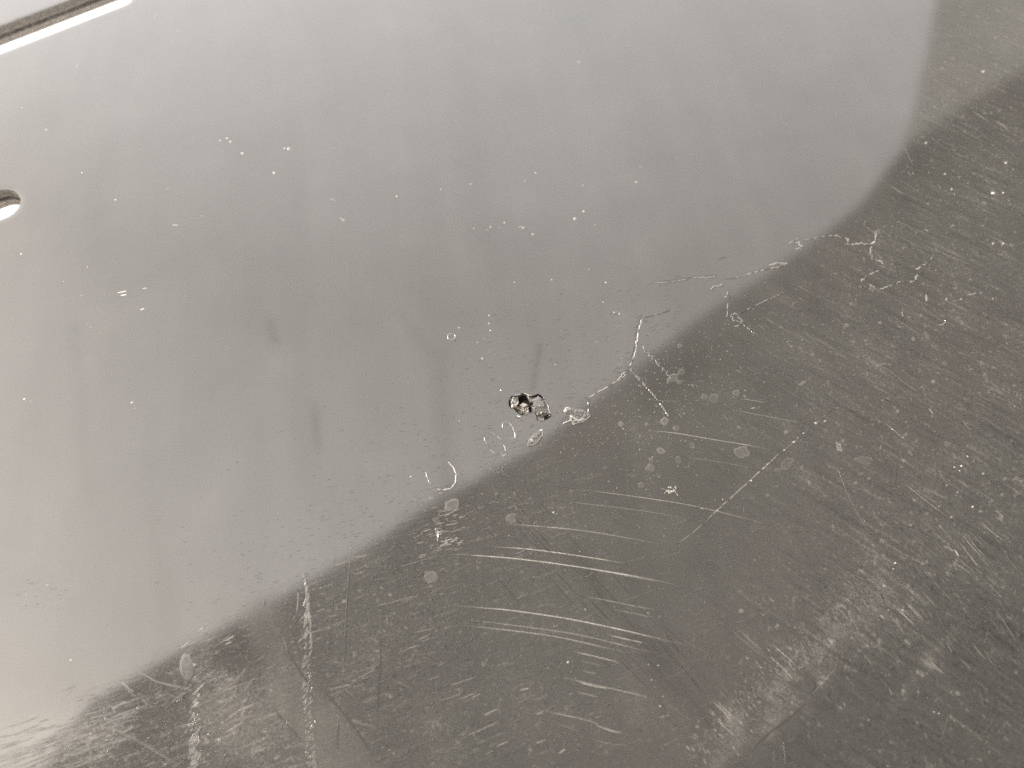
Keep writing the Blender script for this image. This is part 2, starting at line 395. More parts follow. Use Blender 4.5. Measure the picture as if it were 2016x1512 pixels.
# back skin, outer edge
# the back follows the bend: refine by using a coarse grid
bg_pts = [p for p in np.stack(np.meshgrid(np.arange(X0 + .01, X1, .01), np.arange(Z0 + .01, Z1, .01)), -1).reshape(-1, 2)]
bg_pts = np.array(bg_pts)
kb = np.ones(len(bg_pts), bool)
for s_ in SLOTS: kb &= sdf(bg_pts[:, 0], bg_pts[:, 1], s_) > .001
VB, FB = triangulate(bg_pts[kb].tolist(), [[(X0, Z0), (X1, Z0), (X1, Z1), (X0, Z1)]] + SLOTS, SLOTS)
bv = np.stack([VB[:, 0], H(VB[:, 0], VB[:, 1]) + THICK, VB[:, 1]], -1)
link('back_face', bv.tolist(), FB[:, ::-1].tolist(), PLASTIC, PANEL, np.tile([.45, .3, 0, 0], (len(bv), 1)))
ev, ef = [], []
def side(a, b, n=30):
    for i in range(n + 1):
        x = a[0] + (b[0] - a[0]) * i / n; z = a[1] + (b[1] - a[1]) * i / n; h_ = float(H(x, z))
        ev.extend([(x, h_, z), (x, h_ + THICK, z)])
        if i: k = len(ev); ef.append((k - 4, k - 3, k - 1, k - 2))
cor = [(X0, Z0), (X1, Z0), (X1, Z1), (X0, Z1)]
for i in range(4): side(cor[i], cor[(i + 1) % 4])
link('outer_edge', ev, ef, PLASTIC, PANEL, np.tile([.45, .1, 0, 0], (len(ev), 1)))
# slot walls: stepped, with moulding ridges; lower layers stand slightly proud into the opening
for s_ in SLOTS:
    S = np.array(s_)
    # densify
    D = []
    for i in range(len(S)):
        a, b_ = S[i], S[(i + 1) % len(S)]; k = max(1, int(np.linalg.norm(b_ - a) / .0008))
        D += [a + (b_ - a) * j / k for j in range(k)]
    D = np.array(D); nD = len(D)
    tan = np.roll(D, -1, 0) - np.roll(D, 1, 0); tan /= np.linalg.norm(tan, axis=1)[:, None]
    inn = np.stack([-tan[:, 1], tan[:, 0]], -1)
    if sdf(*(D[0] + inn[0] * .0005), s_) > 0: inn = -inn
    prof = [(.0003, 0.0, .62), (.00055, .00005, .44), (.0010, .00010, .46), (.0014, .00022, .40), (.0017, .0001, .62), (.0019, .0001, .50), (.0021, .0002, .16), (.0025, .00022, .10), (.0029, .0004, .34), (.0031, .00055, .80), (.0035, .00060, .90), (.0037, .0006, .45), (.0040, .0007, .85), (.0044, .0009, .95)]
    vv, ff, cc = [], [], []
    for j, (dy, dn, w_) in enumerate(prof):
        dy = dy if j == 0 else dy * 1.5
        for i in range(nD):
            wob = noise.noise(Vector((D[i][0] * 420, D[i][1] * 420, j * 3.1))) * .00010 * (j > 0)
            p = D[i] + inn[i] * (dn + wob)
            vv.append((p[0], float(H(*D[i])) + dy, p[1])); cc.append((w_, 0, 0, 0))
    for j in range(len(prof) - 1):
        for i in range(nD):
            i2 = (i + 1) % nD; ff.append((j * nD + i, j * nD + i2, (j + 1) * nD + i2, (j + 1) * nD + i))
    link('slot_wall', vv, ff, CUT, PANEL, cc, label='ridged cut wall of an elongated slot, pale at its back edge')

# ================================================================ the puncture
px_, py_ = np.meshgrid(np.arange(1000, 1087, .75), np.arange(773, 832, .75))
pp = np.stack([px_.ravel(), py_.ravel()], -1) + nrng.uniform(-.2, .2, (px_.size, 2))
pp = pp[sdf(pp[:, 0], pp[:, 1], PIT) < -.5]
LOOPD = []
for i in range(len(PIT)):
    LOOPD.append(PIT[i])
pm = [P(*p) for p in pp]
VP, FP = triangulate(pm, [PITM], [])
c = VP[FP].mean(1); FP = FP[sdf(c[:, 0], c[:, 1], PITM) < 0]
qx, qy = Q(VP[:, 0], VP[:, 1])
HOLE = [(1020, 781), (1029, 776.5), (1037, 778.5), (1041, 784), (1050, 788.5), (1050.5, 793), (1047, 802), (1047, 810.5), (1041.5, 811.5), (1040.5, 802), (1026, 799.5), (1016.5, 799), (1021.5, 792)]
CRUM = [(1013, 801), (1024, 801), (1030, 804), (1042, 802.5), (1042.5, 811), (1033, 814), (1024, 816), (1018, 811)]
ROVAL = [(1050, 786), (1060, 779.5), (1066, 781), (1073, 789), (1075.5, 798), (1073, 805), (1053, 805), (1048, 798)]
CRUM2 = [(1053, 812), (1063, 810), (1075, 811), (1085, 815), (1083, 820), (1075, 823), (1060, 821)]
FLAP = [(1056, 820), (1076, 823), (1070, 829), (1060, 829)]
rim = sdf(qx, qy, PIT)
dep = .00035 * np.clip(-rim / 2.0, 0, 1)                                # mm-scale depth, positive = into the panel
wear_tone = np.full(len(qx), .50); mt = np.full(len(qx), .25)
nz = np.array([noise.noise(Vector((a * .35, b * .35, 1.7))) for a, b in zip(qx, qy)])
nz2 = np.array([noise.noise(Vector((a * .9, b * .9, 4.2))) for a, b in zip(qx, qy)])
lo = blob(qx, qy, 1012.3, 790.5, 8.8, 11.5, 8, .35)
dep = np.where(lo > 0, .00005 + .0004 * (1 - lo) + .00012 * nz, dep); wear_tone = np.where(lo > 0, .68 + .25 * nz2, wear_tone); mt = np.where(lo > 0, .0, mt)
ro = -sdf(qx, qy, ROVAL); m_ = ro > 0
dep = np.where(m_, .00025 - .00018 * np.clip(ro / 4, 0, 1) - .000006 * (qy - 790), dep); wear_tone = np.where(m_, .60, wear_tone); mt = np.where(m_, .08, mt)
wear_tone = np.where((ro > -1.5) & (ro < .7) & (qy > 800), .85, wear_tone)
c2 = -sdf(qx, qy, CRUM2); m_ = c2 > 0
dep = np.where(m_, .0001 + .0005 * nz2 + .0002 * nz, dep); wear_tone = np.where(m_, .72 + .35 * nz2, wear_tone); mt = np.where(m_, 0, mt)
fl = -sdf(qx, qy, FLAP); m_ = fl > 0
dep = np.where(m_, .0001, dep); wear_tone = np.where(m_, .62, wear_tone)
cm = -sdf(qx, qy, CRUM); m_ = cm > 0
dep = np.where(m_, .0010 - .0011 * np.clip((qy - 803) / 10, 0, 1) + .0007 * nz2, dep)
wear_tone = np.where(m_, .92 + .35 * nz2 + .02 * (qx - 1030), wear_tone); mt = np.where(m_, 0, mt)  # crumple painted near white for its glints
ho = -sdf(qx, qy, HOLE); m_ = ho > 0
wall = np.clip(ho / 2.2, 0, 1)
dep = np.where(m_, .0003 + .0020 * wall, dep); wear_tone = np.where(m_, .14, wear_tone); mt = np.where(m_, .6, mt)  # shade inside the pit put into the colour
fo = blob(qx, qy, 1031, 796, 15, 8.5, 0, .6)
dep = np.where(m_ & (fo > 0), .0023 - .0019 * fo - .0003 * nz2, dep); wear_tone = np.where(m_ & (fo > 0), .34 + .55 * fo + .25 * nz2, wear_tone)  # lit part of the pit floor painted paler
# burrs of torn skin, their glints painted white
for (ax, ay, r_, up_, w_) in [(1009.5, 800, 4.0, .0011, 1.0), (1011, 783, 2.2, .0007, .95), (1060, 780, 2.0, .0004, .9), (1062.5, 799, 1.4, .0005, 1.0), (1018, 803, 2.4, .0005, .9), (1031, 808, 3.2, .0004, 1.0), (1036, 806, 3.4, .0004, 1.0), (1059, 817, 1.6, .0008, 1.0), (1066, 813, 2.4, .0007, .95), (1080, 814, 1.5, .0007, .8)]:
    k = np.clip(1 - np.hypot(qx - ax, qy - ay) / r_, 0, 1); dep = dep - up_ * k; wear_tone = np.where(k > .25, np.maximum(wear_tone, w_), wear_tone)
for pts_, hw, w_, up_ in [([(1013, 801), (1019, 801.5), (1026, 805), (1031, 806)], .9, 1.0, .0004), ([(1032, 815), (1040, 814), (1047, 812)], .6, .9, .0002),
                          ([(1021, 790), (1019, 795), (1015, 799)], .7, .95, .0003), ([(1040, 781), (1043, 786), (1050, 788)], 1.0, .85, .0003), ([(1078, 821), (1083, 818)], .6, .9, .0003)]:
    k = band(qx, qy, pts_, hw, .7); dep = dep - up_ * k; wear_tone = np.where(k > .5, w_, wear_tone)
for pts_, hw in [([(1005.5, 780), (1003, 788), (1002.5, 799), (1007, 804.5)], .7), ([(1014, 806), (1019, 813), (1025, 816.5)], 1.1), ([(1043, 779.5), (1050, 780.5), (1060, 776.8), (1064, 779), (1069, 784)], .6), ([(1073, 820), (1079, 817.5)], .8), ([(1072, 824), (1082, 821)], .6)]:
    k = band(qx, qy, pts_, hw, .8); dep = dep + .0006 * k; wear_tone = np.where(k > .4, .03, wear_tone); mt = np.where(k > .4, .7, mt)
edge_k = np.clip(1 + rim / .6, 0, 1)
dep = (dep + .00007 * nz2 * (sdf(qx, qy, ROVAL) > 0)) * (1 - edge_k) - .00010 * edge_k
yy = H(VP[:, 0], VP[:, 1]) + dep
cc = np.stack([np.clip(wear_tone, 0, 1), np.maximum(mt, .25), 0 * wear_tone, 0 * wear_tone], -1)
link('puncture', np.stack([VP[:, 0], yy, VP[:, 1]], -1).tolist(), FP.tolist(), PLASTIC, PANEL, cc, smooth=False, label='star-shaped puncture with torn pale edges and a dark pit')

# ================================================================ raised marks: real low ridges lying on the skin
class Ribbon:
    def __init__(s): s.v, s.f, s.c = [], [], []
    def stroke(s, pts, w, wear_tone, matt=.0, taper=.25, jit=0., lift=.03, breaks=0., seg=6., profile=1):
        """pts: photograph points; w: full width in photograph pixels; wear: 0 dark .. 1 white"""
        # resample
        P_ = [np.array(p, float) for p in pts]; L = [0.]
        for a, b in zip(P_[:-1], P_[1:]): L.append(L[-1] + np.linalg.norm(b - a))
        n = max(3, int(L[-1] / seg) + 1); out = []
        # Catmull-Rom for smooth curves
        ext = [2 * P_[0] - P_[1]] + P_ + [2 * P_[-1] - P_[-2]]
        for i in range(n):
            d = L[-1] * i / (n - 1); k = 0
            while k < len(L) - 2 and d > L[k + 1]: k += 1
            t = (d - L[k]) / max(L[k + 1] - L[k], 1e-6)
            if jit == 0:
                p0, p1, p2, p3 = ext[k:k + 4]
                q = .5 * ((2 * p1) + (-p0 + p2) * t + (2 * p0 - 5 * p1 + 4 * p2 - p3) * t * t + (-p0 + 3 * p1 - 3 * p2 + p3) * t ** 3)
            else: q = P_[k] + (P_[k + 1] - P_[k]) * t
            out.append((q, i / (n - 1)))
        h_ = (lift + rng.random() * .03) * MM
        base = len(s.v); ph = rng.random() * 100
        for i, (q, u) in enumerate(out):
            a = out[max(i - 1, 0)][0]; b = out[min(i + 1, n - 1)][0]; t = (b - a) / (np.linalg.norm(b - a) + 1e-9); nn = np.array([-t[1], t[0]])
            if jit: q = q + nn * rng.uniform(-jit, jit)
            tp = min(1, u / taper + .06, (1 - u) / taper + .06) if taper > 0 else 1
            nv = .5 + .5 * noise.noise(Vector((i * .35, ph, 0)))
            ww = w * tp * (.65 + .7 * nv)
            wr = wear_tone
            if breaks > 0:
                k = min(1, max(0, (nv - breaks) * 6 + .5)); ww *= .3 + .7 * k; wr = .5 + (wear_tone - .5) * (.2 + .8 * k)
            wr = .5 + (wr - .5) * (.35 + .65 * tp)
            for e_, hh in ((-.5, -.02 * MM), (0, h_), (.5, -.02 * MM)):
                x, z = P(*(q + nn * ww * e_)); s.v.append((x, float(H(x, z)) - hh, z))
                s.c.append((wr if e_ == 0 else .5 + (wr - .5) * .75, matt, 0, 0))
            if i:
                k = base + 3 * i
                for a_, b_ in ((0, 1), (1, 2)): s.f.append((k - 3 + a_, k + a_, k + b_, k - 3 + b_))
    def disc(s, cx, cy, rx, ry, wear_tone, ang=0, ragged=.12, lift=.004, rimw=.0, n=22, matt=.15):
        """thin patch of dried residue with a soft ragged outline"""
        base = len(s.v); h_ = (lift + rng.random() * .006) * MM; ph = rng.random() * 50
        x, z = P(cx, cy); s.v.append((x, float(H(x, z)) - h_, z)); s.c.append((.5 + (wear_tone - .5) * .6, matt, 0, 0))
        ca, sa = math.cos(R(ang)), math.sin(R(ang))
        for rr, hh, wr in ((.6, h_, .5 + (wear_tone - .5) * .7), (.88, h_ * 1.2, wear_tone + rimw + .025), (1.0, -.004 * MM, .5 + (wear_tone - .5) * .5)):
            for i in range(n):
                t = 2 * math.pi * i / n; q = rr * (1 + ragged * noise.noise(Vector((math.cos(t) * 1.6 + ph, math.sin(t) * 1.6, 0))) * 2)
                u, v = rx * q * math.cos(t), ry * q * math.sin(t)
                x, z = P(cx + u * ca - v * sa, cy + u * sa + v * ca); s.v.append((x, float(H(x, z)) - hh, z))
                s.c.append((wr + .08 * noise.noise(Vector((i * .9, rr * 5, ph))), matt, 0, 0))
        for i in range(n):
            j = (i + 1) % n; s.f.append((base, base + 1 + i, base + 1 + j))
            for k in (0, 1): s.f.append((base + 1 + k * n + i, base + 1 + (k + 1) * n + i, base + 1 + (k + 1) * n + j, base + 1 + k * n + j))
    def grain_(s, cx, cy, r, wear_tone, hgt=.12):
        """a grain of grit or a nick: a tiny faceted lump"""
        base = len(s.v); n = 6; x, z = P(cx, cy)
        s.v.append((x, float(H(x, z)) - hgt * MM * rng.uniform(.5, 1), z)); s.c.append((wear_tone, .1, 0, 0))
        for i in range(n):
            t = 2 * math.pi * i / n + rng.random() * .5; q = r * rng.uniform(.6, 1.2)
            x, z = P(cx + q * 1.3 * math.cos(t), cy + q * math.sin(t)); s.v.append((x, float(H(x, z)) + .01 * MM, z)); s.c.append((.5 + (wear_tone - .5) * .8, .1, 0, 0))
        for i in range(n): s.f.append((base, base + 1 + i, base + 1 + (i + 1) % n))
    def done(s, name, label=None, kind=None, smooth=True):
        s.f = [tuple(f) for f in s.f]
        # make every face look at the camera side
        V = np.array(s.v); out = []
        for f in s.f:
            a, b, c_ = V[f[0]], V[f[1]], V[f[2]]; ny = (b[2] - a[2]) * (c_[0] - a[0]) - (b[0] - a[0]) * (c_[2] - a[2])
            out.append(f if ny < 0 else f[::-1])
        return link(name, s.v, out, PLASTIC, PANEL, np.clip(s.c, 0, 1), smooth, kind, label)

def scratch(pts, w=1.9, wear_tone=.84, **kw):
    r = Ribbon(); r.stroke(pts, w, wear_tone, **kw); return r.done('scratch')
LONG = [
 ([(1100, 962), (1184, 969), (1319, 988), (1401, 1004), (1531, 1037)], 2.0, .78), ([(1094, 986), (1170, 994), (1279, 1008), (1369, 1026)], 1.4, .70),
 ([(959, 1030), (1033, 1034), (1141, 1044), (1234, 1059), (1314, 1074)], 1.8, .76), ([(949, 1075), (1038, 1081), (1117, 1091), (1207, 1105), (1250, 1112)], 2.2, .88),
 ([(850, 1106), (887, 1092), (955, 1095), (1025, 1101), (1131, 1115), (1253, 1135), (1335, 1153), (1352, 1158)], 2.4, .88), ([(1139, 1117), (1200, 1127), (1300, 1146)], 2.6, .80),
 ([(866, 1190), (948, 1196.6), (1008, 1202), (1111, 1217), (1215, 1238), (1321, 1263), (1375, 1275)], 2.4, .88), ([(898, 1219), (985, 1228), (1131, 1248.5), (1253, 1277), (1321, 1292)], 1.8, .78),
 ([(879, 1228), (1008, 1241.7), (1101, 1255), (1204, 1278), (1267, 1291)], 1.9, .80), ([(1139, 1171), (1253, 1194), (1302, 1202)], 1.7, .76), ([(1204, 1199), (1250, 1208), (1294, 1218)], 1.6, .74),
 ([(1190.6, 1248.5), (1240, 1260), (1280, 1268)], 2.0, .84), ([(1122, 1281), (1199, 1299), (1226, 1308)], 2.2, .86), ([(1092, 1330), (1171, 1348), (1253, 1367), (1302, 1382)], 2.0, .80),
 ([(1130, 1340), (1171, 1351), (1205, 1357)], 2.2, .88), ([(1131, 1362), (1160, 1368), (1182, 1374)], 1.8, .80), ([(1043, 1394), (1160.6, 1419), (1182, 1431), (1253, 1450)], 2.0, .78), ([(1170, 1425), (1200, 1438), (1230, 1444)], 2.6, .82),
 ([(1136, 1300), (1165, 1306), (1196, 1314)], 1.5, .72), ([(1144, 1321), (1180, 1327)], 1.7, .76), ([(1155, 1452), (1200, 1464), (1245, 1467)], 1.6, .68), ([(1090, 1421), (1144, 1442)], 1.5, .7),
 ([(1454, 784), (1485, 789), (1512, 794)], 1.8, .72), ([(1430, 804), (1500, 818), (1591.5, 835)], 1.6, .66), ([(1255.6, 845), (1330, 853), (1396, 864), (1470, 876), (1536, 889)], 1.9, .78), ([(1343, 899.5), (1420, 910), (1486, 923)], 1.4, .66),
 ([(1266, 787), (1348, 791)], 1.2, .62), ([(1649, 921), (1669, 972), (1697, 1025), (1718, 1056)], 1.6, .64), ([(1773.6, 944), (1822, 984), (1873, 1021)], 2.0, .76),
 ([(1827, 801), (1833, 809), (1840, 818)], 2.2, .84), ([(1739, 829), (1760, 847), (1785, 868)], 2.0, .76), ([(1930, 1023), (1955, 1045), (1984, 1065)], 2.0, .78), ([(1896, 1051), (1917, 1075), (1945, 1103)], 2.0, .80),
 ([(1905, 1052), (1926, 1077), (1950, 1100)], 1.8, .78), ([(1890, 1064), (1915, 1096), (1935, 1120)], 2.0, .78), ([(1880, 1078), (1893, 1097)], 4.5, .86), ([(1918, 1050), (1940, 1075)], 1.5, .7), ([(1936, 1015), (1962, 1040)], 1.3, .68),
 ([(1765, 1193), (1785, 1212), (1808, 1233.5)], 2.0, .86), ([(1780, 1179), (1800, 1200), (1823, 1225)], 1.9, .80), ([(1787, 1183), (1826, 1222)], 1.7, .76), ([(1817, 1160), (1835, 1180), (1851, 1195)], 2.0, .80),
 ([(1839, 1139.5), (1852, 1155), (1874, 1175)], 2.0, .76), ([(1874, 1100), (1895, 1115), (1921, 1130)], 2.4, .78), ([(1890, 1098), (1925, 1128)], 2.0, .72), ([(1961.6, 1193), (1985, 1222), (2013, 1263.5)], 2.2, .74), ([(1778, 1145), (1830, 1195)], 1.6, .68),
 ([(1755, 1208), (1788, 1250)], 2.0, .72), ([(1945, 1274), (1955, 1290), (1966, 1310)], 1.9, .78), ([(1920, 1261), (1935, 1280), (1948, 1294)], 2.8, .74), ([(1869, 1263.5), (1882.6, 1285)], 2.0, .80), ([(1836, 1296), (1850, 1312), (1870, 1327.5)], 2.2, .80),
 ([(1893, 1290), (1910, 1305), (1922, 1320)], 2.4, .7), ([(1517, 1265), (1550, 1293), (1580, 1320)], 2.6, .82), ([(1512, 1289), (1540, 1313), (1572, 1346)], 2.2, .80), ([(1455, 1239), (1480, 1262), (1514, 1290)], 1.6, .74), ([(1436, 1236), (1470, 1266), (1512, 1300)], 1.5, .70),
 ([(1440, 1225), (1490, 1275), (1530, 1315)], 1.3, .66), ([(1403, 1408), (1430, 1433), (1458, 1457)], 2.0, .82), ([(1398, 1375), (1425, 1400), (1449, 1427)], 2.4, .82), ([(1404, 1372), (1455, 1422)], 2.0, .84), ([(1411, 1380), (1447, 1432)], 1.8, .78), ([(1390, 1388), (1440, 1435)], 1.4, .74),
 ([(1408, 1350), (1435, 1378)], 1.4, .72), ([(1599, 1370), (1625, 1340), (1654, 1308)], 2.2, .72), ([(1702, 1285), (1713, 1298), (1723, 1311)], 2.0, .76), ([(1755, 1352), (1763, 1371)], 2.2, .80), ([(1663, 1378), (1670, 1393)], 2.6, .84),
 ([(1545, 1458), (1550, 1509)], 2.0, .70), ([(1525, 1475), (1528, 1512)], 2.0, .66), ([(1947, 1402), (1953, 1415)], 2.2, .76), ([(1877, 1408), (1870, 1435), (1865, 1450)], 1.5, .68), ([(1512, 1175), (1528, 1188)], 2.0, .76),
 ([(1945, 1268), (1952, 1245)], 1.4, .68), ([(1912, 1432), (1940, 1445)], 1.4, .66), ([(1970, 1415), (1950, 1445)], 1.3, .64), ([(1550, 1192), (1562, 1204)], 1.6, .76), ([(1660, 1145), (1680, 1160)], 1.6, .72), ([(1900, 1440), (1945, 1450)], 1.1, .62),
 ([(1913, 218), (1940, 235), (1948, 240)], 2.6, .72), ([(1958, 238), (1975, 248), (1987, 257)], 3.0, .76), ([(1752, 365), (1768, 376), (1782, 384)], 2.6, .72), ([(1778, 285), (1797, 325)], 1.3, .60), ([(1870, 795), (1905, 812)], 1.4, .64),
 ([(1737, 719), (1790, 760), (1815, 775)], 1.6, .66), ([(1900, 802), (1950, 830), (1990, 858)], 1.4, .62), ([(1848, 1030), (1866, 1050)], 1.8, .74), ([(1475, 805), (1491, 802)], 2.4, .90),
 ([(212.5, 1430), (287, 1468), (349, 1506)], 3.0, .72), ([(240, 1446), (270, 1424)], 1.8, .82), ([(355, 1278), (378, 1258)], 2.2, .80), ([(386, 1246), (405, 1232)], 2.0, .78), ([(377, 1371), (405, 1342)], 3.0, .86), ([(433, 1267), (466, 1249)], 2.4, .86), ([(440, 1270), (460, 1262)], 2.6, .84),
 ([(442, 1444), (484, 1418)], 2.4, .84), ([(460, 1402), (505, 1385)], 2.2, .84), ([(443, 1418), (478, 1394)], 2.0, .80), ([(285, 1510), (308, 1498)], 2.0, .80),
 ([(880, 1352), (945, 1330)], 1.9, .74), ([(910, 1452), (990, 1418)], 2.0, .80), ([(972, 1472), (1005, 1458)], 2.2, .84), ([(948, 1410), (986, 1393)], 2.2, .84), ([(900, 1378), (940, 1363)], 2.0, .84), ([(924, 1376), (950, 1364)], 1.8, .82), ([(840, 1340), (870, 1330)], 2.0, .76),
 ([(1052, 1465), (1076, 1455)], 2.2, .82), ([(1098, 1486), (1116, 1472)], 3.0, .84), ([(1053, 1408), (1072, 1401)], 2.2, .80), ([(1020, 1360), (1046, 1354)], 2.6, .80), ([(716, 1200), (840, 1168)], 1.6, .72), ([(640, 1360), (700, 1345)], 1.8, .74), ([(700, 1338), (745, 1314)], 1.8, .76), ([(1335, 1255), (1400, 1290)], 0.9, .62),
 ([(870, 1092), (780, 1118)], 1.6, .68), ([(822, 1260), (845, 1250)], 2.0, .80), ([(815, 1247), (860, 1235)], 1.8, .74), ([(795, 1280), (830, 1268)], 2.2, .80),
]
for i, (p, w_, wr) in enumerate(LONG): scratch(p, w_ * .95, min(1, wr * 1.02), breaks=.12)

# dotted diagonal drag mark
r = Ribbon()
r.stroke([(1650, 797), (1612, 829), (1560, 873), (1517, 909)], 2.0, .64, breaks=.5, seg=4)
r.stroke([(1540, 888), (1517, 909), (1460, 961), (1412, 1005), (1390, 1026)], 3.6, .78, breaks=.4, seg=3, jit=.6, taper=.1)
r.stroke([(1400, 1018), (1364, 1049), (1332, 1073)], 3.0, .62, breaks=.4, seg=4)
for x_, y_ in [(1571, 862), (1582, 853), (1563, 870), (1544, 886), (1511, 914), (1520, 907), (1503, 922), (1478, 946), (1412, 1005), (1400, 1016), (1423, 983), (1625, 829), (1606, 833)]: r.grain_(x_, y_, rng.uniform(1.3, 2.6), .92)
r.done('scratch', label='dotted pale drag mark running diagonally up to the right')

# dark lines: clean-wiped streaks, and a dark notch at the crease
r = Ribbon()
for p, w_, wr in [([(1055, 953), (1120, 960), (1200, 972)], 2.6, .25), ([(1033, 982), (1094, 986)], 2.2, .28), ([(660, 1081), (655, 1170), (650, 1257), (644.6, 1332)], 4.0, .30), ([(692, 1071), (684, 1170), (680, 1257), (675, 1342)], 4.2, .26),
                  ([(748, 1203), (749.6, 1305), (745, 1380), (741, 1454)], 4.5, .32), ([(667, 1407), (666, 1430), (664, 1475)], 4, .33), ([(848, 1217), (846, 1254)], 2.5, .3), ([(616, 1342), (660, 1385), (700, 1435), (745, 1505)], 9, .43),
                  ([(556, 1250), (572, 1290), (600, 1335), (630, 1362)], 7, .42), ([(530, 1383), (560, 1420), (600, 1465)], 4, .36), ([(1600, 1372), (1560, 1410), (1514, 1445), (1470, 1490)], 7, .38), ([(1732, 1165), (1738, 1172), (1742, 1185)], 6, .26), ([(1590, 1328), (1608, 1350), (1585, 1372)], 6, .34), ([(1695, 1128), (1735, 1172)], 5, .38),
                  ([(520, 1195), (522, 1175)], 6, .36)]:
    r.stroke(p, w_, wr - .04, matt=.1, lift=.02, breaks=.1)
# grooves of the diagonal wipe
for i in range(95):
    t = rng.random(); x_ = 960 + t * 420 + rng.gauss(0, 40); y_ = 930 + t * 440 + rng.gauss(0, 36) + 25; L_ = rng.uniform(25, 110); a = R(47 + rng.gauss(0, 2.5))
    if below_edge(np.array(x_), np.array(y_)) < 20: continue
    r.stroke([(x_, y_), (x_ + L_ * math.cos(a) * .5, y_ + L_ * math.sin(a) * .5), (x_ + L_ * math.cos(a), y_ + L_ * math.sin(a))], rng.uniform(1.0, 2.8), rng.uniform(.16, .34), matt=.05, lift=.02)
r.done('dark_lines', kind='stuff')

# ---- cracks: whitened plastic, with highlights and dark relief painted in
def crack(segs, label=None):
    r = Ribbon()
    for p, w_, wr, j in segs:
        wr = .5 + (wr - .5) * .85
        r.stroke(p, w_ * .85, wr, matt=.05, jit=j * 1.15, seg=2.6, taper=.08, breaks=.46 if wr > .5 else .2, lift=.07 if wr > .5 else .02)
    return r.done('crack', label, smooth=False)
crack([([(1262, 623), (1251, 652), (1250, 672), (1246, 694), (1240, 712)], 4.0, .12, 1.0), ([(1265, 626), (1256, 654), (1254, 672.5), (1251, 694), (1243, 715), (1238, 724)], 3.4, .97, .9),
       ([(1254, 662), (1252, 690)], 4.6, .93, 1.2), ([(1238, 723), (1222, 742), (1200, 760), (1180, 771), (1162, 781), (1152, 785)], 2.8, .90, .7), ([(1240, 727), (1225, 744), (1205, 758)], 2.6, .85, .9), ([(1204, 758), (1214, 752), (1223, 747), (1222, 742)], 2.0, .76, .4),
       ([(1250, 626), (1265, 623)], 3, .2, .8), ([(1265, 625), (1290, 619), (1319, 611)], 3.2, .22, .8), ([(1266, 627), (1290, 621), (1318, 613)], 2.6, .74, .9), ([(1146, 784), (1166, 780)], 1.6, .7, .6),
       ([(1157, 790), (1159, 802), (1158, 810), (1155, 816)], 2.2, .88, .4), ([(1154, 790), (1160, 790)], 2.0, .9, .5)], 'branching crack with a bright zigzag trunk above the puncture')
crack([([(1240, 725), (1255, 744), (1269, 758), (1278, 768)], 7.0, .66, 1.0), ([(1276, 765), (1295, 788), (1306, 803), (1316, 820)], 4.2, .64, .7), ([(1250, 727), (1270, 755)], 3.0, .40, .8), ([(1263, 680), (1285, 705), (1310, 732), (1327, 748)], 9, .58, 1.4)], 'wide pale smear running down from the crack')
crack([([(1284.6, 555), (1330, 550), (1380, 543), (1409, 542)], 2.6, .22, .8), ([(1284.6, 558), (1310, 556), (1351, 551.5), (1359, 547), (1385, 546.5), (1409, 546)], 3.6, .74, 1.0), ([(1356, 547), (1362, 546)], 6, .92, .6), ([(1402, 548), (1410, 543)], 5, .78, 1),
       ([(1427, 547), (1446, 546), (1478, 535), (1515, 525)], 2.4, .28, .7), ([(1425, 549), (1446, 549), (1478, 538.5), (1495, 534), (1515, 529), (1540, 525)], 3.6, .80, 1.0), ([(1470, 541), (1482, 537)], 4, .93, .5), ([(1514, 524), (1528, 519), (1552, 520)], 8.5, .68, 1.2), ([(1512, 530), (1535, 526), (1552, 520)], 2.5, .76, .6)], 'ragged pale crack just inside the mirrored sky')
crack([([(1398, 571), (1410, 564), (1425, 561)], 7.0, .67, 1.6), ([(1425, 586), (1438, 585)], 4.0, .85, 1.5), ([(1433, 573), (1434, 590)], 6.0, .70, 2), ([(1433, 596), (1432, 622), (1426, 627)], 3.6, .76, 1.0), ([(1436, 622), (1450, 616), (1460, 630)], 4.5, .70, 2), ([(1438, 618), (1445, 632), (1458, 632)], 4, .66, 2),
       ([(1445, 644), (1455, 641), (1461, 632), (1456, 626)], 4.0, .74, .8), ([(1459, 617), (1475, 608), (1509, 591), (1547, 576)], 2.6, .70, .6), ([(1462, 639), (1475, 648), (1487, 658)], 3.2, .74, .6), ([(1411, 509), (1418, 510)], 4.0, .80, .8), ([(1418, 509), (1436, 505)], 2, .62, .8)], 'tangled pale crack with a small loop')
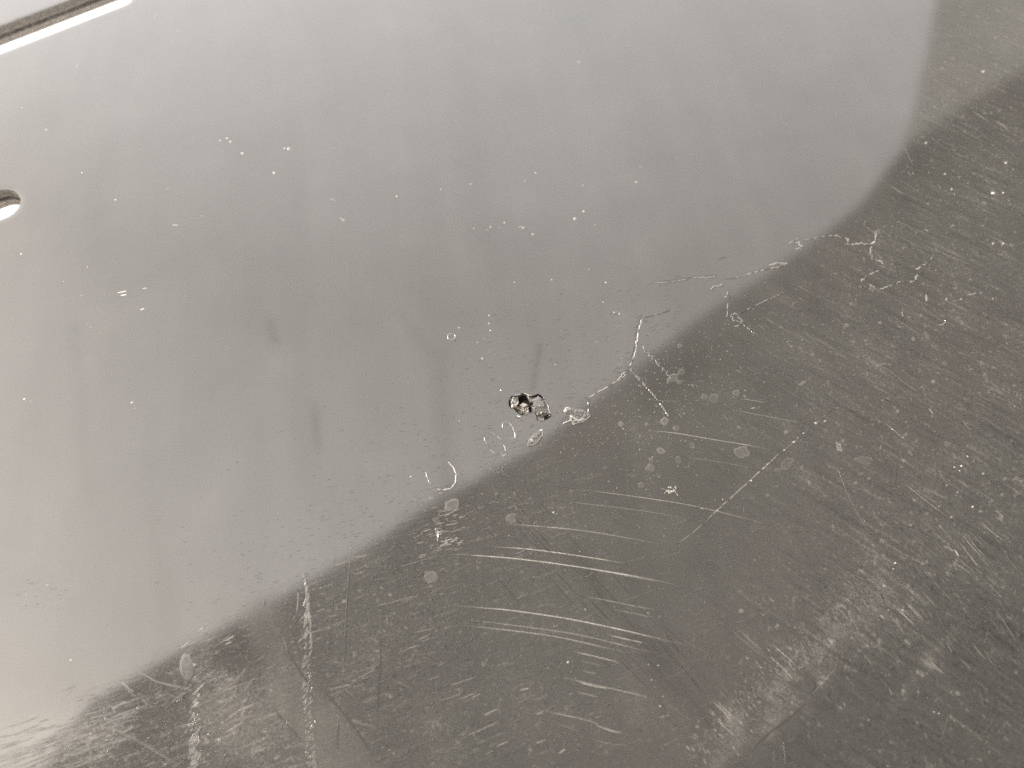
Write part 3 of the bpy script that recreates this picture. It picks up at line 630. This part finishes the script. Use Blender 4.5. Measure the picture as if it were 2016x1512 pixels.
crack([([(1553, 481), (1563, 474), (1574, 470)], 4, .78, 1.2), ([(1560, 480), (1570, 476), (1577, 484)], 6, .82, 2.2), ([(1576, 482), (1579, 487)], 7, .99, .8), ([(1566, 488), (1578, 493)], 8, .70, 2), ([(1580, 475), (1605, 469), (1632, 465), (1645, 465)], 2.4, .82, .6), ([(1632, 465), (1650, 464), (1656, 468)], 4, .86, .8), ([(1585, 477), (1620, 470)], 2, .3, .6),
       ([(1658, 468), (1670, 470), (1671, 477)], 5, .84, 1.8), ([(1662, 481), (1680, 481), (1698, 479), (1712, 480)], 5.5, .82, 1.2), ([(1700, 483), (1716, 481), (1724, 474)], 5, .92, 1), ([(1724, 474), (1726, 464), (1722, 457)], 7.5, .68, 1.2), ([(1716, 484), (1715, 500), (1720, 512)], 7, .66, 1.6), ([(1720, 512), (1732, 515), (1741, 519)], 6, .76, 1.3),
       ([(1741, 519), (1735, 531), (1720, 537)], 3.5, .80, .8), ([(1722, 536), (1712, 541)], 5.5, .96, .6), ([(1712, 542), (1702, 548), (1693, 555)], 7, .74, 1.5)], 'pale wandering crack along the mirrored edge')
crack([([(1690, 566), (1700, 565), (1712, 564)], 4, .76, 1.0), ([(1712, 560), (1720, 566), (1730, 571)], 8, .78, 1.5), ([(1730, 571), (1750, 563), (1770, 556), (1780, 553)], 5, .72, 1.3), ([(1790, 555), (1802, 553), (1807, 540)], 7, .74, 1.3), ([(1802, 531), (1818, 522), (1832, 513)], 5.5, .84, 1.2), ([(1832, 513), (1837, 503)], 4.5, .72, .8)], 'pale crack stepping up to the right near the edge')
crack([([(1824, 579), (1825, 594)], 7, .80, .4), ([(1864, 585), (1864, 593)], 7, .78, .4), ([(1868, 586), (1880, 586)], 3, .62, .5), ([(1889, 590), (1896, 588)], 5, .84, .5), ([(1952, 588), (1958, 588)], 7, .90, .5), ([(1905, 582), (1920, 578), (1938, 578)], 4, .64, .8), ([(1925, 570), (1930, 570)], 4, .78, .5)], 'broken row of short pale nicks')
# ---- ring marks and chips
def ring(pts, w_, wr, br=.4, label=None):
    r = Ribbon(); r.stroke(pts, w_, wr, jit=.35, seg=2.2, taper=.02, breaks=br, lift=.06); return r.done('ring_mark', label, smooth=False)
ring([(952, 853), (955, 868), (961, 876), (967, 887), (975, 893.5), (987, 894), (992, 898), (998, 893), (995, 884), (991, 873), (985, 864), (978, 858), (969, 853), (960, 852)], 2.2, .82, label='thin bright oval outline, the longer of the pair beside the puncture')
ring([(989, 842), (990, 833), (995, 830), (1004, 833), (1010, 843), (1014, 855), (1014.5, 863), (1004, 864)], 2.0, .76, label='thin bright open oval, the smaller of the pair beside the puncture')
ring([(882, 909), (892, 919), (898, 933), (897, 950), (888, 962), (870, 965), (860, 962)], 2.6, .92, .3, 'bright crescent on the mirrored edge')
ring([(838, 927), (840, 938), (845, 950), (850, 953)], 1.8, .8, .3)
ring([(889 + 7.5 * math.cos(t * .5236), 663 + 6.5 * math.sin(t * .5236)) for t in range(0, 13)], 2.2, .80, .2, 'small pale ring')
ring([(862, 1060), (857, 1038), (863, 1045), (862, 1066)], 2, .66)
ring([(1778, 612), (1776, 620), (1785, 625), (1796, 624)], 2.4, .68)
ring([(1845, 640), (1855, 640), (1862, 634), (1860, 628)], 3.4, .66)
def chip(poly, base_w, amp, depth, label, hi=(), dk=()):
    pm_ = [P(*p) for p in poly]
    x0, x1 = min(p[0] for p in poly), max(p[0] for p in poly); y0, y1 = min(p[1] for p in poly), max(p[1] for p in poly)
    g1, g2 = np.meshgrid(np.arange(x0, x1, 1.1), np.arange(y0, y1, 1.1)); q = np.stack([g1.ravel(), g2.ravel()], -1) + nrng.uniform(-.3, .3, (g1.size, 2))
    q = q[sdf(q[:, 0], q[:, 1], poly) < -.5]
    VV, FF = triangulate([P(*a) for a in q], [pm_], [])
    c_ = VV[FF].mean(1); FF = FF[sdf(c_[:, 0], c_[:, 1], pm_) < 0]
    a_, b_ = Q(VV[:, 0], VV[:, 1]); r_ = -sdf(a_, b_, poly)
    nz_ = np.array([noise.noise(Vector((u * .22, v * .22, x0))) for u, v in zip(a_, b_)]); nz3 = np.array([noise.noise(Vector((u * .7, v * .7, x0))) for u, v in zip(a_, b_)])
    up_ = .00003 + .6 * depth * np.clip(r_ / 5, 0, 1) * (1 + .8 * nz_ + .15 * nz3)
    w_ = base_w + amp * (nz_ * .4 + nz3 * .25)
    for pts_, hw, v_ in hi: k = band(a_, b_, pts_, hw, .8); w_ = np.where(k > .4, v_, w_); up_ = up_ + .00007 * k
    for pts_, hw, v_ in dk: k = band(a_, b_, pts_, hw, .8); w_ = np.where(k > .4, v_, w_)
    up_ = np.where(r_ < .3, -.00001, up_)
    link('chip', np.stack([VV[:, 0], H(VV[:, 0], VV[:, 1]) - up_, VV[:, 1]], -1).tolist(), FF.tolist(), PLASTIC, PANEL, np.stack([np.clip(w_, 0, 1), .05 + 0 * w_, 0 * w_, 0 * w_], -1), False, None, label)
chip([(1110, 808), (1113, 802), (1120, 801), (1126, 804), (1137, 805), (1148, 806), (1155, 812), (1164, 817), (1160, 825), (1150, 831), (1137, 835), (1129, 837), (1125, 829), (1118, 831), (1107, 836), (1109, 832), (1122, 826), (1121, 817), (1112, 815)], .55, .22, .00022, 'raised flake of torn skin right of the puncture',
     hi=[([(1111, 812), (1113, 804), (1120, 802)], .9, .92), ([(1108, 835), (1124, 828)], .8, .98), ([(1126, 820), (1138, 829), (1150, 826)], 1.6, .82), ([(1129, 836), (1150, 830), (1162, 820)], .8, .76), ([(1116, 810), (1122, 806)], 2.2, .74)], dk=[([(1109, 816), (1121, 818)], .8, .25), ([(1126, 806), (1145, 806)], .8, .36)])
chip([(1038, 876), (1041, 866), (1048, 856), (1058, 849), (1064, 845), (1068, 846), (1069, 858), (1063, 868), (1056, 875), (1046, 880), (1040, 880)], .54, .20, .00016, 'curled leaf-shaped flake below the puncture',
     hi=[([(1064, 846), (1067, 847)], 1.3, 1.0), ([(1068, 850), (1068, 858)], .6, .84), ([(1046, 866), (1049, 868)], .9, .9), ([(1066, 860), (1056, 873), (1046, 878)], .8, .70)], dk=[([(1050, 855), (1060, 848)], 1.2, .4), ([(1042, 880), (1056, 877)], .8, .36)])
# rim burrs of the puncture: torn lip, highlights painted white
r = Ribbon()
for p, w_, wr in [([(1006, 781), (1010, 779), (1016, 778), (1023, 777), (1028, 774.5)], 1.6, .95), ([(1028, 774.5), (1031, 773.5), (1036, 776), (1042, 778.5), (1050, 779.5)], 1.9, 1.0), ([(1069, 782), (1073, 785)], 2.0, .95), ([(1018, 818), (1022, 820.5), (1026, 820)], 3.0, .98), ([(1004, 784), (1004.5, 786)], 2, .9), ([(1079, 799), (1081, 803)], 2.6, .86),
                  ([(1033, 816), (1046, 812.8)], 1.2, .9), ([(1053, 776), (1061, 774.5), (1064, 776)], 1.6, .7), ([(1023, 761), (1032, 764)], 2.5, .78), ([(985, 767), (988, 770)], 3.0, .7), ([(1066, 829), (1058, 828)], 1.2, .7)]:
    r.stroke(p, w_, wr, lift=.10, taper=.2, seg=1.5, jit=.15)
r.stroke([(1001, 783), (999.8, 792), (1001, 800), (1006, 806)], 2.6, .30, lift=.01); r.stroke([(1011, 818), (1018, 822), (1026, 822.5)], 3, .34, lift=.004)
for i in range(16):  # white strokes painted for glints in the crumple
    x_ = rng.uniform(1025, 1040); y_ = rng.uniform(803, 811); a = rng.uniform(0, 3.1); L_ = rng.uniform(2, 4)
    r.stroke([(x_ - L_ * math.cos(a), y_ - L_ * math.sin(a) * .6), (x_ + .5, y_ + .4), (x_ + L_ * math.cos(a), y_ + L_ * math.sin(a) * .6)], rng.uniform(.8, 1.6), 1.0, lift=.12, seg=1.5, jit=.2)
r.done('torn_rim', smooth=False)
# ---- dried spots
def spot(cx, cy, rx, ry, wr, ang=0, rimw=0, rag=.16):
    wr = .5 + (wr - .5) * .62
    r = Ribbon(); r.disc(cx, cy, rx, ry, wr, ang, rag, rimw=rimw); return r.done('dried_spot')
for a in [(848, 1136, 14, 13, .70, 20, -.02), (889, 995, 15, 12, .64, -20, .06, .2), (1006.5, 1021, 11, 10, .65, 0, .03), (1460.5, 890, 15, 13, .60, 0, .05), (1308, 829, 8.5, 7.5, .66, 0, .08), (1331, 843, 7, 6, .60, 0, .04), (1222, 835, 5, 5, .66, 0, .12), (1301, 888, 9, 6.5, .63, 15, .06), (1449, 774, 8, 6, .60, 20, .07), (1387, 781, 6, 6, .57, 0, .06), (1405, 784, 9, 9, .56, 0, .04),
          (1282, 920, 6, 8, .60, -30, .04), (1275, 923, 5, 4, .58, 0, .06), (1362, 877, 6, 5, .57, 0, .04), (1335, 906, 5, 8, .61, 0, .05), (1652, 880, 5, 9, .82, -30, .1, .35), (1700, 905, 20, 8, .57, 10, .0, .3), (1280, 904, 3.5, 3, .68, 0, .05), (1273, 835, 4, 3.5, .64, 0, 0), (1243, 937, 9, 4, .58, 5, 0), (1262, 955, 6, 6, .57, 0, .05), (1494, 802, 4, 3, .6, 0, 0), (1455, 842, 5, 3, .62, 0, 0),
          (1325, 745, 14, 8, .60, -30, .06, .3), (1342, 732, 8, 5, .58, 0, .04, .3), (1550, 912, 17, 9, .55, -35, .03, .25), (1531, 925, 6, 4, .6, 0, 0), (1337, 752, 5, 4, .62, 0, 0), (1225, 720, 9, 5, .58, 20, 0, .25), (1338, 681, 5, 4.5, .64, 0, 0), (1175, 674, 5, 3, .6, 0, .1), (1548, 851, 5, 3.5, .78, -20, 0), (1711, 942, 4, 3, .72, 0, 0), (1686, 951, 4, 3, .74, 20, 0), (1625, 977, 4, 3, .66, 0, 0), (1511, 975, 4, 3, .66, 0, 0), (1460, 1203, 5, 4.5, .86, 0, 0, .3), (1503, 1210, 3, 2, .74, 30, 0),
          (1373, 1431, 4, 3.4, .84, 0, 0, .3), (1530, 1232, 5, 3, .80, -30, 0, .3), (1865, 874, 6, 5, .62, 0, .04), (1792, 890, 3.5, 5, .74, -30, 0), (1782, 856, 3.5, 3, .76, 0, 0), (1838, 752, 4, 3.5, .82, 0, 0, .3), (1666, 640, 5, 4, .78, 0, 0, .3), (1733, 635, 4, 2.5, .82, 0, 0), (1798, 667, 3.5, 4.5, .80, -30, 0), (1825, 660, 4, 9, .66, -25, 0, .3), (1888, 625, 5, 4, .6, 0, 0), (1956, 478, 4, 2.5, .76, 20, 0), (1973, 478, 6, 3, .78, 25, 0), (1991, 483, 4, 3, .80, 20, 0),
          (1728, 457, 6, 5, .62, 0, 0, .3), (1778, 489, 2.5, 2.2, .76, 0, 0), (1718, 568, 6, 5, .7, 0, 0, .3), (1580, 755, 7, 3.5, .72, -35, 0, .3), (1860, 716, 6, 4, .6, 25, 0), (1737, 1064, 5, 4, .8, 0, 0, .4), (1875, 1017, 3.4, 2.6, .97, -20, 0), (1631, 753, 3, 6, .56, 0, 0), (1957, 142, 0.1, .1, .6, 0, 0), (367, 1313, 14, 27, .57, -4, .0, .05), (1808, 1245, 2, 2, .7, 0, 0), (1780, 1200, 2.6, 2.2, .94, 0, 0), (1757, 1508, 3, 2, .9, 0, 0), (2006, 1000, 12, 8, .55, 0, 0, .3)]:
    if a[2] > 1: spot(*a)
# gritty bright cluster
r = Ribbon()
for i in range(26): r.grain_(1321 + rng.gauss(0, 6), 968 + rng.gauss(0, 4), rng.uniform(.9, 2.0), rng.uniform(.85, 1))
r.stroke([(1322, 959), (1333, 973)], 1.8, .95); r.stroke([(1297, 960), (1316, 966)], 1.4, .8); r.stroke([(1314, 972), (1335, 962)], 1.6, .95); r.stroke([(1377, 1001), (1388, 1003)], 2.2, .9)
r.done('gouge', 'bright gritty cluster of tiny gouges right of centre', smooth=False)
# ---- hatched scrapes at the foot of the panel
def hatch(x0, x1, y0, y1, n, ang, L0, L1, wr, name_label, wid=(2, 5)):
    r = Ribbon()
    for i in range(n):
        t = rng.random(); y_ = y0 + (y1 - y0) * t; x_ = rng.uniform(x0(y_), x1(y_)); L_ = rng.uniform(L0, L1); a = R(ang + rng.gauss(0, 6))
        r.stroke([(x_ - L_ / 2 * math.cos(a), y_ + L_ / 2 * math.sin(a)), (x_ + rng.gauss(0, .6), y_), (x_ + L_ / 2 * math.cos(a), y_ - L_ / 2 * math.sin(a))], rng.uniform(*wid), wr + rng.gauss(0, .05), lift=.03, breaks=.2)
    return r.done('scrape', name_label)
hatch(lambda y: 376, lambda y: 392, 1380, 1512, 46, 57, 12, 30, .74, 'column of slanting cream hatch marks at lower left')
hatch(lambda y: 372, lambda y: 384, 1395, 1512, 20, 60, 8, 16, .66, 'faint slanting hatch marks at lower left')
hatch(lambda y: 597 + (y - 1300) * .03, lambda y: 612 + (y - 1300) * .05, 1290, 1512, 110, 55, 8, 22, .60, 'wide pale vertical scrape at the foot of the panel', (2, 6))
hatch(lambda y: 598, lambda y: 606 + (y - 1150) * .06, 1130, 1290, 44, 80, 10, 26, .68, 'thin branching pale scrape under the mirrored edge', (2, 4.5))
r = Ribbon()
for p, w_, wr in [([(600, 1134), (603, 1160), (604, 1185), (609, 1205), (611, 1230), (613, 1262), (615, 1290)], 5, .70), ([(612, 1195), (598, 1212), (588, 1225)], 3, .66), ([(609, 1238), (596, 1256), (586, 1268)], 4, .64), ([(588, 1160), (587, 1190), (583, 1212)], 3.4, .60), ([(588, 1226), (610, 1224)], 2, .6)]:
    r.stroke(p, w_, wr, jit=1.0, seg=5, breaks=.3)
r.done('scrape', 'forked pale scrape')
r = Ribbon()
for p, w_, wr in [([(237, 1341), (250, 1352), (262, 1368), (274, 1378)], 9, .62), ([(262, 1318), (285, 1330), (308, 1343), (345, 1352), (381, 1358)], 7, .60), ([(278, 1375), (292, 1388), (310, 1394)], 5, .60), ([(168, 1444), (178, 1475), (182, 1512)], 6, .60), ([(188, 1450), (196, 1466)], 4, .66), ([(210, 1425), (250, 1450), (300, 1472), (350, 1505)], 9, .58), ([(415, 1372), (460, 1345), (490, 1310)], 12, .60), ([(430, 1400), (480, 1365), (505, 1330)], 12, .58), ([(220, 1398), (245, 1385), (262, 1384)], 12, .60),
                  ([(770, 1337), (790, 1346), (812, 1356)], 6, .62), ([(700, 1420), (720, 1427), (742, 1430)], 5, .62), ([(752, 1388), (780, 1390), (800, 1393)], 4, .62), ([(670, 1350), (690, 1365), (702, 1375)], 5, .62), ([(762, 1208), (762, 1238)], 4, .62), ([(735, 1283), (750, 1280)], 6, .66), ([(793, 1234), (806, 1240)], 5, .60)]:
    r.stroke(p, w_, wr, jit=.8, seg=6, breaks=.1, lift=.01)
r.done('smears', 'pale broad smears at the foot of the panel', 'stuff')
# ---- countless fine scuffs
r = Ribbon()
def dash(x_, y_, L_, ang, w_, wr, **kw):
    a = R(ang); dx, dy = L_ / 2 * math.cos(a), -L_ / 2 * math.sin(a)
    r.stroke([(x_ - dx, y_ - dy), (x_, y_), (x_ + dx, y_ + dy)], w_, wr, seg=max(4, L_ / 5), **kw)
sm_poly = SMOOTH
n = 0
while n < 1900:                                            # dashes rising to the right, lower left half
    x_ = rng.uniform(130, 1330); y_ = rng.uniform(930, 1530); b_ = float(below_edge(np.array(x_), np.array(y_)))
    if b_ < 8: continue
    d_ = np.clip((1350 - x_) / 500, 0, 1) * (1 if b_ > 60 else .6)
    if float(sdf(np.array(x_), np.array(y_), sm_poly)) < 0: d_ *= .12
    if x_ > 900 and y_ < 1250: d_ *= .25
    if rng.random() > d_: continue
    n += 1
    L_ = min(60, 4 + rng.expovariate(1 / 7.)); dash(x_, y_, L_, 20 + (x_ - 600) * .004 + rng.gauss(0, 4), rng.uniform(.6, 1.3), rng.choice([.54, .56, .58, .62, .68, .80]) + .02 * (y_ > 1300))
for i in range(260):                                       # denser gouged patch, lower left corner
    x_ = rng.gauss(390, 70); y_ = rng.uniform(1230, 1512)
    if below_edge(np.array(x_), np.array(y_)) < 5: continue
    dash(x_, y_, rng.uniform(8, 34), 32 + rng.gauss(0, 6), rng.uniform(.9, 2.0), rng.uniform(.53, .68))
for i in range(190):                                       # long faint feathering of the corner
    t = rng.random(); x_ = rng.uniform(-10, 260); y_ = 1500 - x_ * .30 + rng.gauss(0, 30)
    dash(x_, y_, rng.uniform(25, 90), 17 + rng.gauss(0, 4), rng.uniform(2, 6), rng.uniform(.50, .66), lift=.01)
for i in range(60):
    x_ = rng.gauss(225, 45); y_ = rng.uniform(1352, 1440)
    dash(x_, y_, rng.uniform(14, 50), 20 + rng.gauss(0, 5), rng.uniform(1.5, 4), rng.uniform(.30, .42), lift=.004)
for i in range(90):                                        # scuffs round (870,1040)
    dash(rng.gauss(872, 26), rng.gauss(1030, 38), rng.uniform(5, 24), 18 + rng.gauss(0, 4), rng.uniform(1, 2.2), rng.uniform(.64, .82))
for i in range(18): dash(rng.gauss(889, 10), rng.gauss(1066, 5), rng.uniform(6, 16), 18, rng.uniform(1.4, 2.6), rng.uniform(.8, .98))
for i in range(26): dash(rng.gauss(972, 11), rng.gauss(924, 6), rng.uniform(3, 10), 15 + rng.gauss(0, 12), rng.uniform(1, 1.8), rng.uniform(.7, .9))
n = 0
while n < 1150:                                            # streaks falling to the right, right half
    x_ = rng.uniform(1330, 2060); y_ = rng.uniform(0, 1512); b_ = float(below_edge(np.array(x_), np.array(y_)))
    if b_ < 30: continue
    if rng.random() > np.clip((x_ - 1300) / 450, .12, 1) * (1 if y_ > 420 else .55) * (1 if y_ < 1250 else .45): continue
    n += 1
    a = -(32 + 14 * np.clip((y_ - 700) / 500, 0, 1)) + rng.gauss(0, 5)
    L_ = min(80, 5 + rng.expovariate(1 / 11.)); br = rng.random()
    dash(x_, y_, L_, a, rng.uniform(.8, 2.4), .26 + rng.random() * .16 if br < .40 else rng.choice([.52, .53, .55, .57, .62]))
for i in range(1000):                                       # ridge scuffs, highlights painted pale
    t = rng.random(); cx_0 = 1400 + 330 * t; cy_0 = 1500 - 320 * t - 20 * math.sin(t * 3.1)
    x_ = cx_0 + rng.gauss(-14, 26); y_ = cy_0 + rng.gauss(-10, 24)
    if abs((x_ - 1590) + (y_ - 1350) * .1) < 9 and rng.random() < .8: continue
    dash(x_, y_, rng.uniform(4, 17), -46 + rng.gauss(0, 7), rng.uniform(.9, 2.1), rng.uniform(.58, .90) * (1 - .10 * t))
for i in range(120): dash(rng.gauss(1700, 90), rng.gauss(1150, 40), rng.uniform(4, 16), -32 + rng.gauss(0, 8), rng.uniform(1, 2), rng.uniform(.58, .72))
for i in range(130):                                       # parallel scores at far right
    x_ = rng.uniform(1740, 2010); y_ = 1180 + rng.gauss(0, 70)
    dash(x_, y_, rng.uniform(12, 55), -48 + rng.gauss(0, 4), rng.uniform(.8, 1.4), rng.uniform(.54, .64))
# dark nicks in the mirrored sky
n = 0
while n < 560:
    x_ = rng.uniform(300, 1340); y_ = rng.uniform(540, 1290); b_ = float(below_edge(np.array(x_), np.array(y_)))
    if b_ > 0 or b_ < -330 or rng.random() > math.exp(b_ / 130.) * min(1, max(.15, (x_ - 250) / 500.)): continue
    n += 1
    dash(x_, y_, rng.uniform(3, 11), 15 + rng.gauss(0, 6), rng.uniform(.9, 1.7), rng.uniform(.15, .35), matt=.6, lift=.015)
# hair lines in the lower dark half
for i in range(120):
    x_ = rng.uniform(560, 1500); y_ = rng.uniform(1000, 1500)
    if below_edge(np.array(x_), np.array(y_)) < 40: continue
    dash(x_, y_, rng.uniform(20, 80), rng.choice([16, 20, 22]) + rng.gauss(0, 2), .9, rng.uniform(.60, .68), lift=.01)
# light nicks in the mirrored sky (upper left)
for x_, y_, L_, a, w_, wr in [(240, 575, 26, 12, 3, .95), (243, 581, 16, 10, 3, .95), (280, 609, 14, 20, 3, .9), (285, 568, 16, 12, 2.4, .9), (345, 443, 16, -2, 2.4, .9), (398, 425, 10, 0, 2, .85), (94, 1152, 12, 0, 2, .85), (52, 1172, 8, 0, 2.2, .9), (160, 582, 8, 5, 2.4, .85), (655, 393, 15, -22, 2.6, .78), (60, 790, 10, 10, 3, .85), (290, 832, 10, 15, 2, .85), (63, 891, 8, 0, 2, .8), (1158, 663, 3, 0, 2, .8), (1262, 328, 12, 10, 4, .70), (1290, 557, 12, 8, 3, .8), (327, 0, 8, 0, 2, .8), (620, 500, 8, 0, 2, .7)]:
    dash(x_, y_, L_, a, w_, wr)
for i in range(40): dash(rng.uniform(20, 130), rng.uniform(1140, 1200), rng.uniform(5, 16), 4 + rng.gauss(0, 3), rng.uniform(1, 2), rng.uniform(.6, .75))
r.done('scuffs', kind='stuff')
# ---- grit and pin-prick pale specks
r = Ribbon()
for x_, y_, s_ in [(434, 277, 4), (447, 272, 2.5), (454, 279, 3), (477, 302, 3.2), (560, 292, 2.6), (568, 293, 3.6), (539, 340, 3.6), (676, 433, 4), (672, 430, 2), (781, 387, 2), (868, 373, 2.2), (927, 363, 3), (1055, 341, 2.2), (1034, 356, 1.8), (934, 450, 2.2), (960, 453, 2), (966, 447, 2.2), (985, 449, 2), (993, 439, 3), (1024, 447, 2), (1030, 449, 3.4), (1049, 462, 3.4), (1131, 431, 4.2), (1149, 416, 3), (1172, 444, 2.2), (1148, 365, 2), (1253, 359, 3), (1140, 122, 2.6), (1160, 530, 2), (1193, 556, 2), (1087, 551, 2), (1013, 556, 1.6), (1209, 615, 2), (1219, 618, 2), (1188, 595, 1.8),
                   (963, 621, 2), (963, 637, 2.4), (965, 651, 2.4), (904, 645, 2.2), (940, 674, 2.6), (1094, 718, 2.2), (950, 706, 3.2), (905, 829, 2.2), (809, 938, 2.6), (1090, 1009, 2.8), (1097, 1011, 1.6), (91, 256, 2.2), (306, 32, 2.6), (350, 60, 2), (152, 130, 1.6), (162, 340, 1.6), (228, 393, 2), (49, 786, 3.6), (260, 793, 3.6), (266, 804, 1.6), (42, 500, 2.6), (140, 1300, 2.4), (383, 1309, 3), (207, 1414, 3), (179, 1445, 3.2), (1276, 1207, 1.6), (1118, 1304, 3.2), (1277, 1309, 2.2), (1283, 1339, 2.2), (1300, 1390, 2.2), (1306, 1371, 1.8), (1296, 1310, 2.4), (1152, 1200, 2),
                   (1906, 898, 2.6), (1890, 926, 2.4), (1880, 919, 2), (1894, 917, 3), (1937, 932, 3.6), (1906, 897, 2), (1886, 968, 2.4), (1917, 997, 3.2), (1778, 861, 3), (1757, 845, 2.4), (1865, 955, 2.4), (1955, 480, 3), (1975, 480, 3), (1936, 141, 3.2), (1823, 282, 3.4), (1860, 343, 3.4), (1874, 373, 3.2), (1945, 410, 0.1), (1980, 321, 3.6), (1955, 380, 4), (1975, 380, 3), (1716, 1416, 2.4), (1848, 1400, 2.2), (1858, 1404, 2.4), (1764, 1108, 3), (1760, 1119, 2.2), (1780, 1200, 2.8)]:
    if s_ > 1: r.grain_(x_, y_, s_ * .8, rng.uniform(.8, 1.0))
n = 0
while n < 1500:
    x_ = rng.uniform(150, 2030); y_ = rng.uniform(150, 1512); b_ = float(below_edge(np.array(x_), np.array(y_)))
    if b_ < 0: continue
    n += 1
    r.grain_(x_, y_, rng.choice([.7, .8, .9, 1.1, 1.3, 1.7]), rng.choice([.54, .56, .58, .64, .80]), .04)
n = 0
while n < 2600:                                            # dark pits and pale flecks of the worn skin
    x_ = rng.uniform(180, 2030); y_ = rng.uniform(300, 1512); b_ = float(below_edge(np.array(x_), np.array(y_)))
    if b_ < -15: continue
    n += 1; r.grain_(x_, y_, rng.uniform(.8, 1.9), rng.choice([.1, .2, .3, .58, .6, .64]), .03)
n = 0
while n < 420:                                             # speckled halo near the mirrored edge, right of the puncture
    x_ = rng.gauss(1290, 110); y_ = rng.gauss(760, 110); b_ = float(below_edge(np.array(x_), np.array(y_)))
    if b_ < 0: continue
    n += 1; r.grain_(x_, y_, rng.uniform(.8, 2.0), rng.choice([.60, .64, .7, .78, .3]), .04)
for i in range(110): r.grain_(rng.gauss(1090, 120), rng.gauss(860, 120), rng.uniform(.7, 1.5), rng.choice([.2, .75, .8]), .03)
for i in range(100): r.grain_(rng.uniform(0, 1700), rng.uniform(0, 800), rng.uniform(.5, .9), rng.choice([.3, .75]), .03)
r.done('grit', kind='stuff', smooth=False)
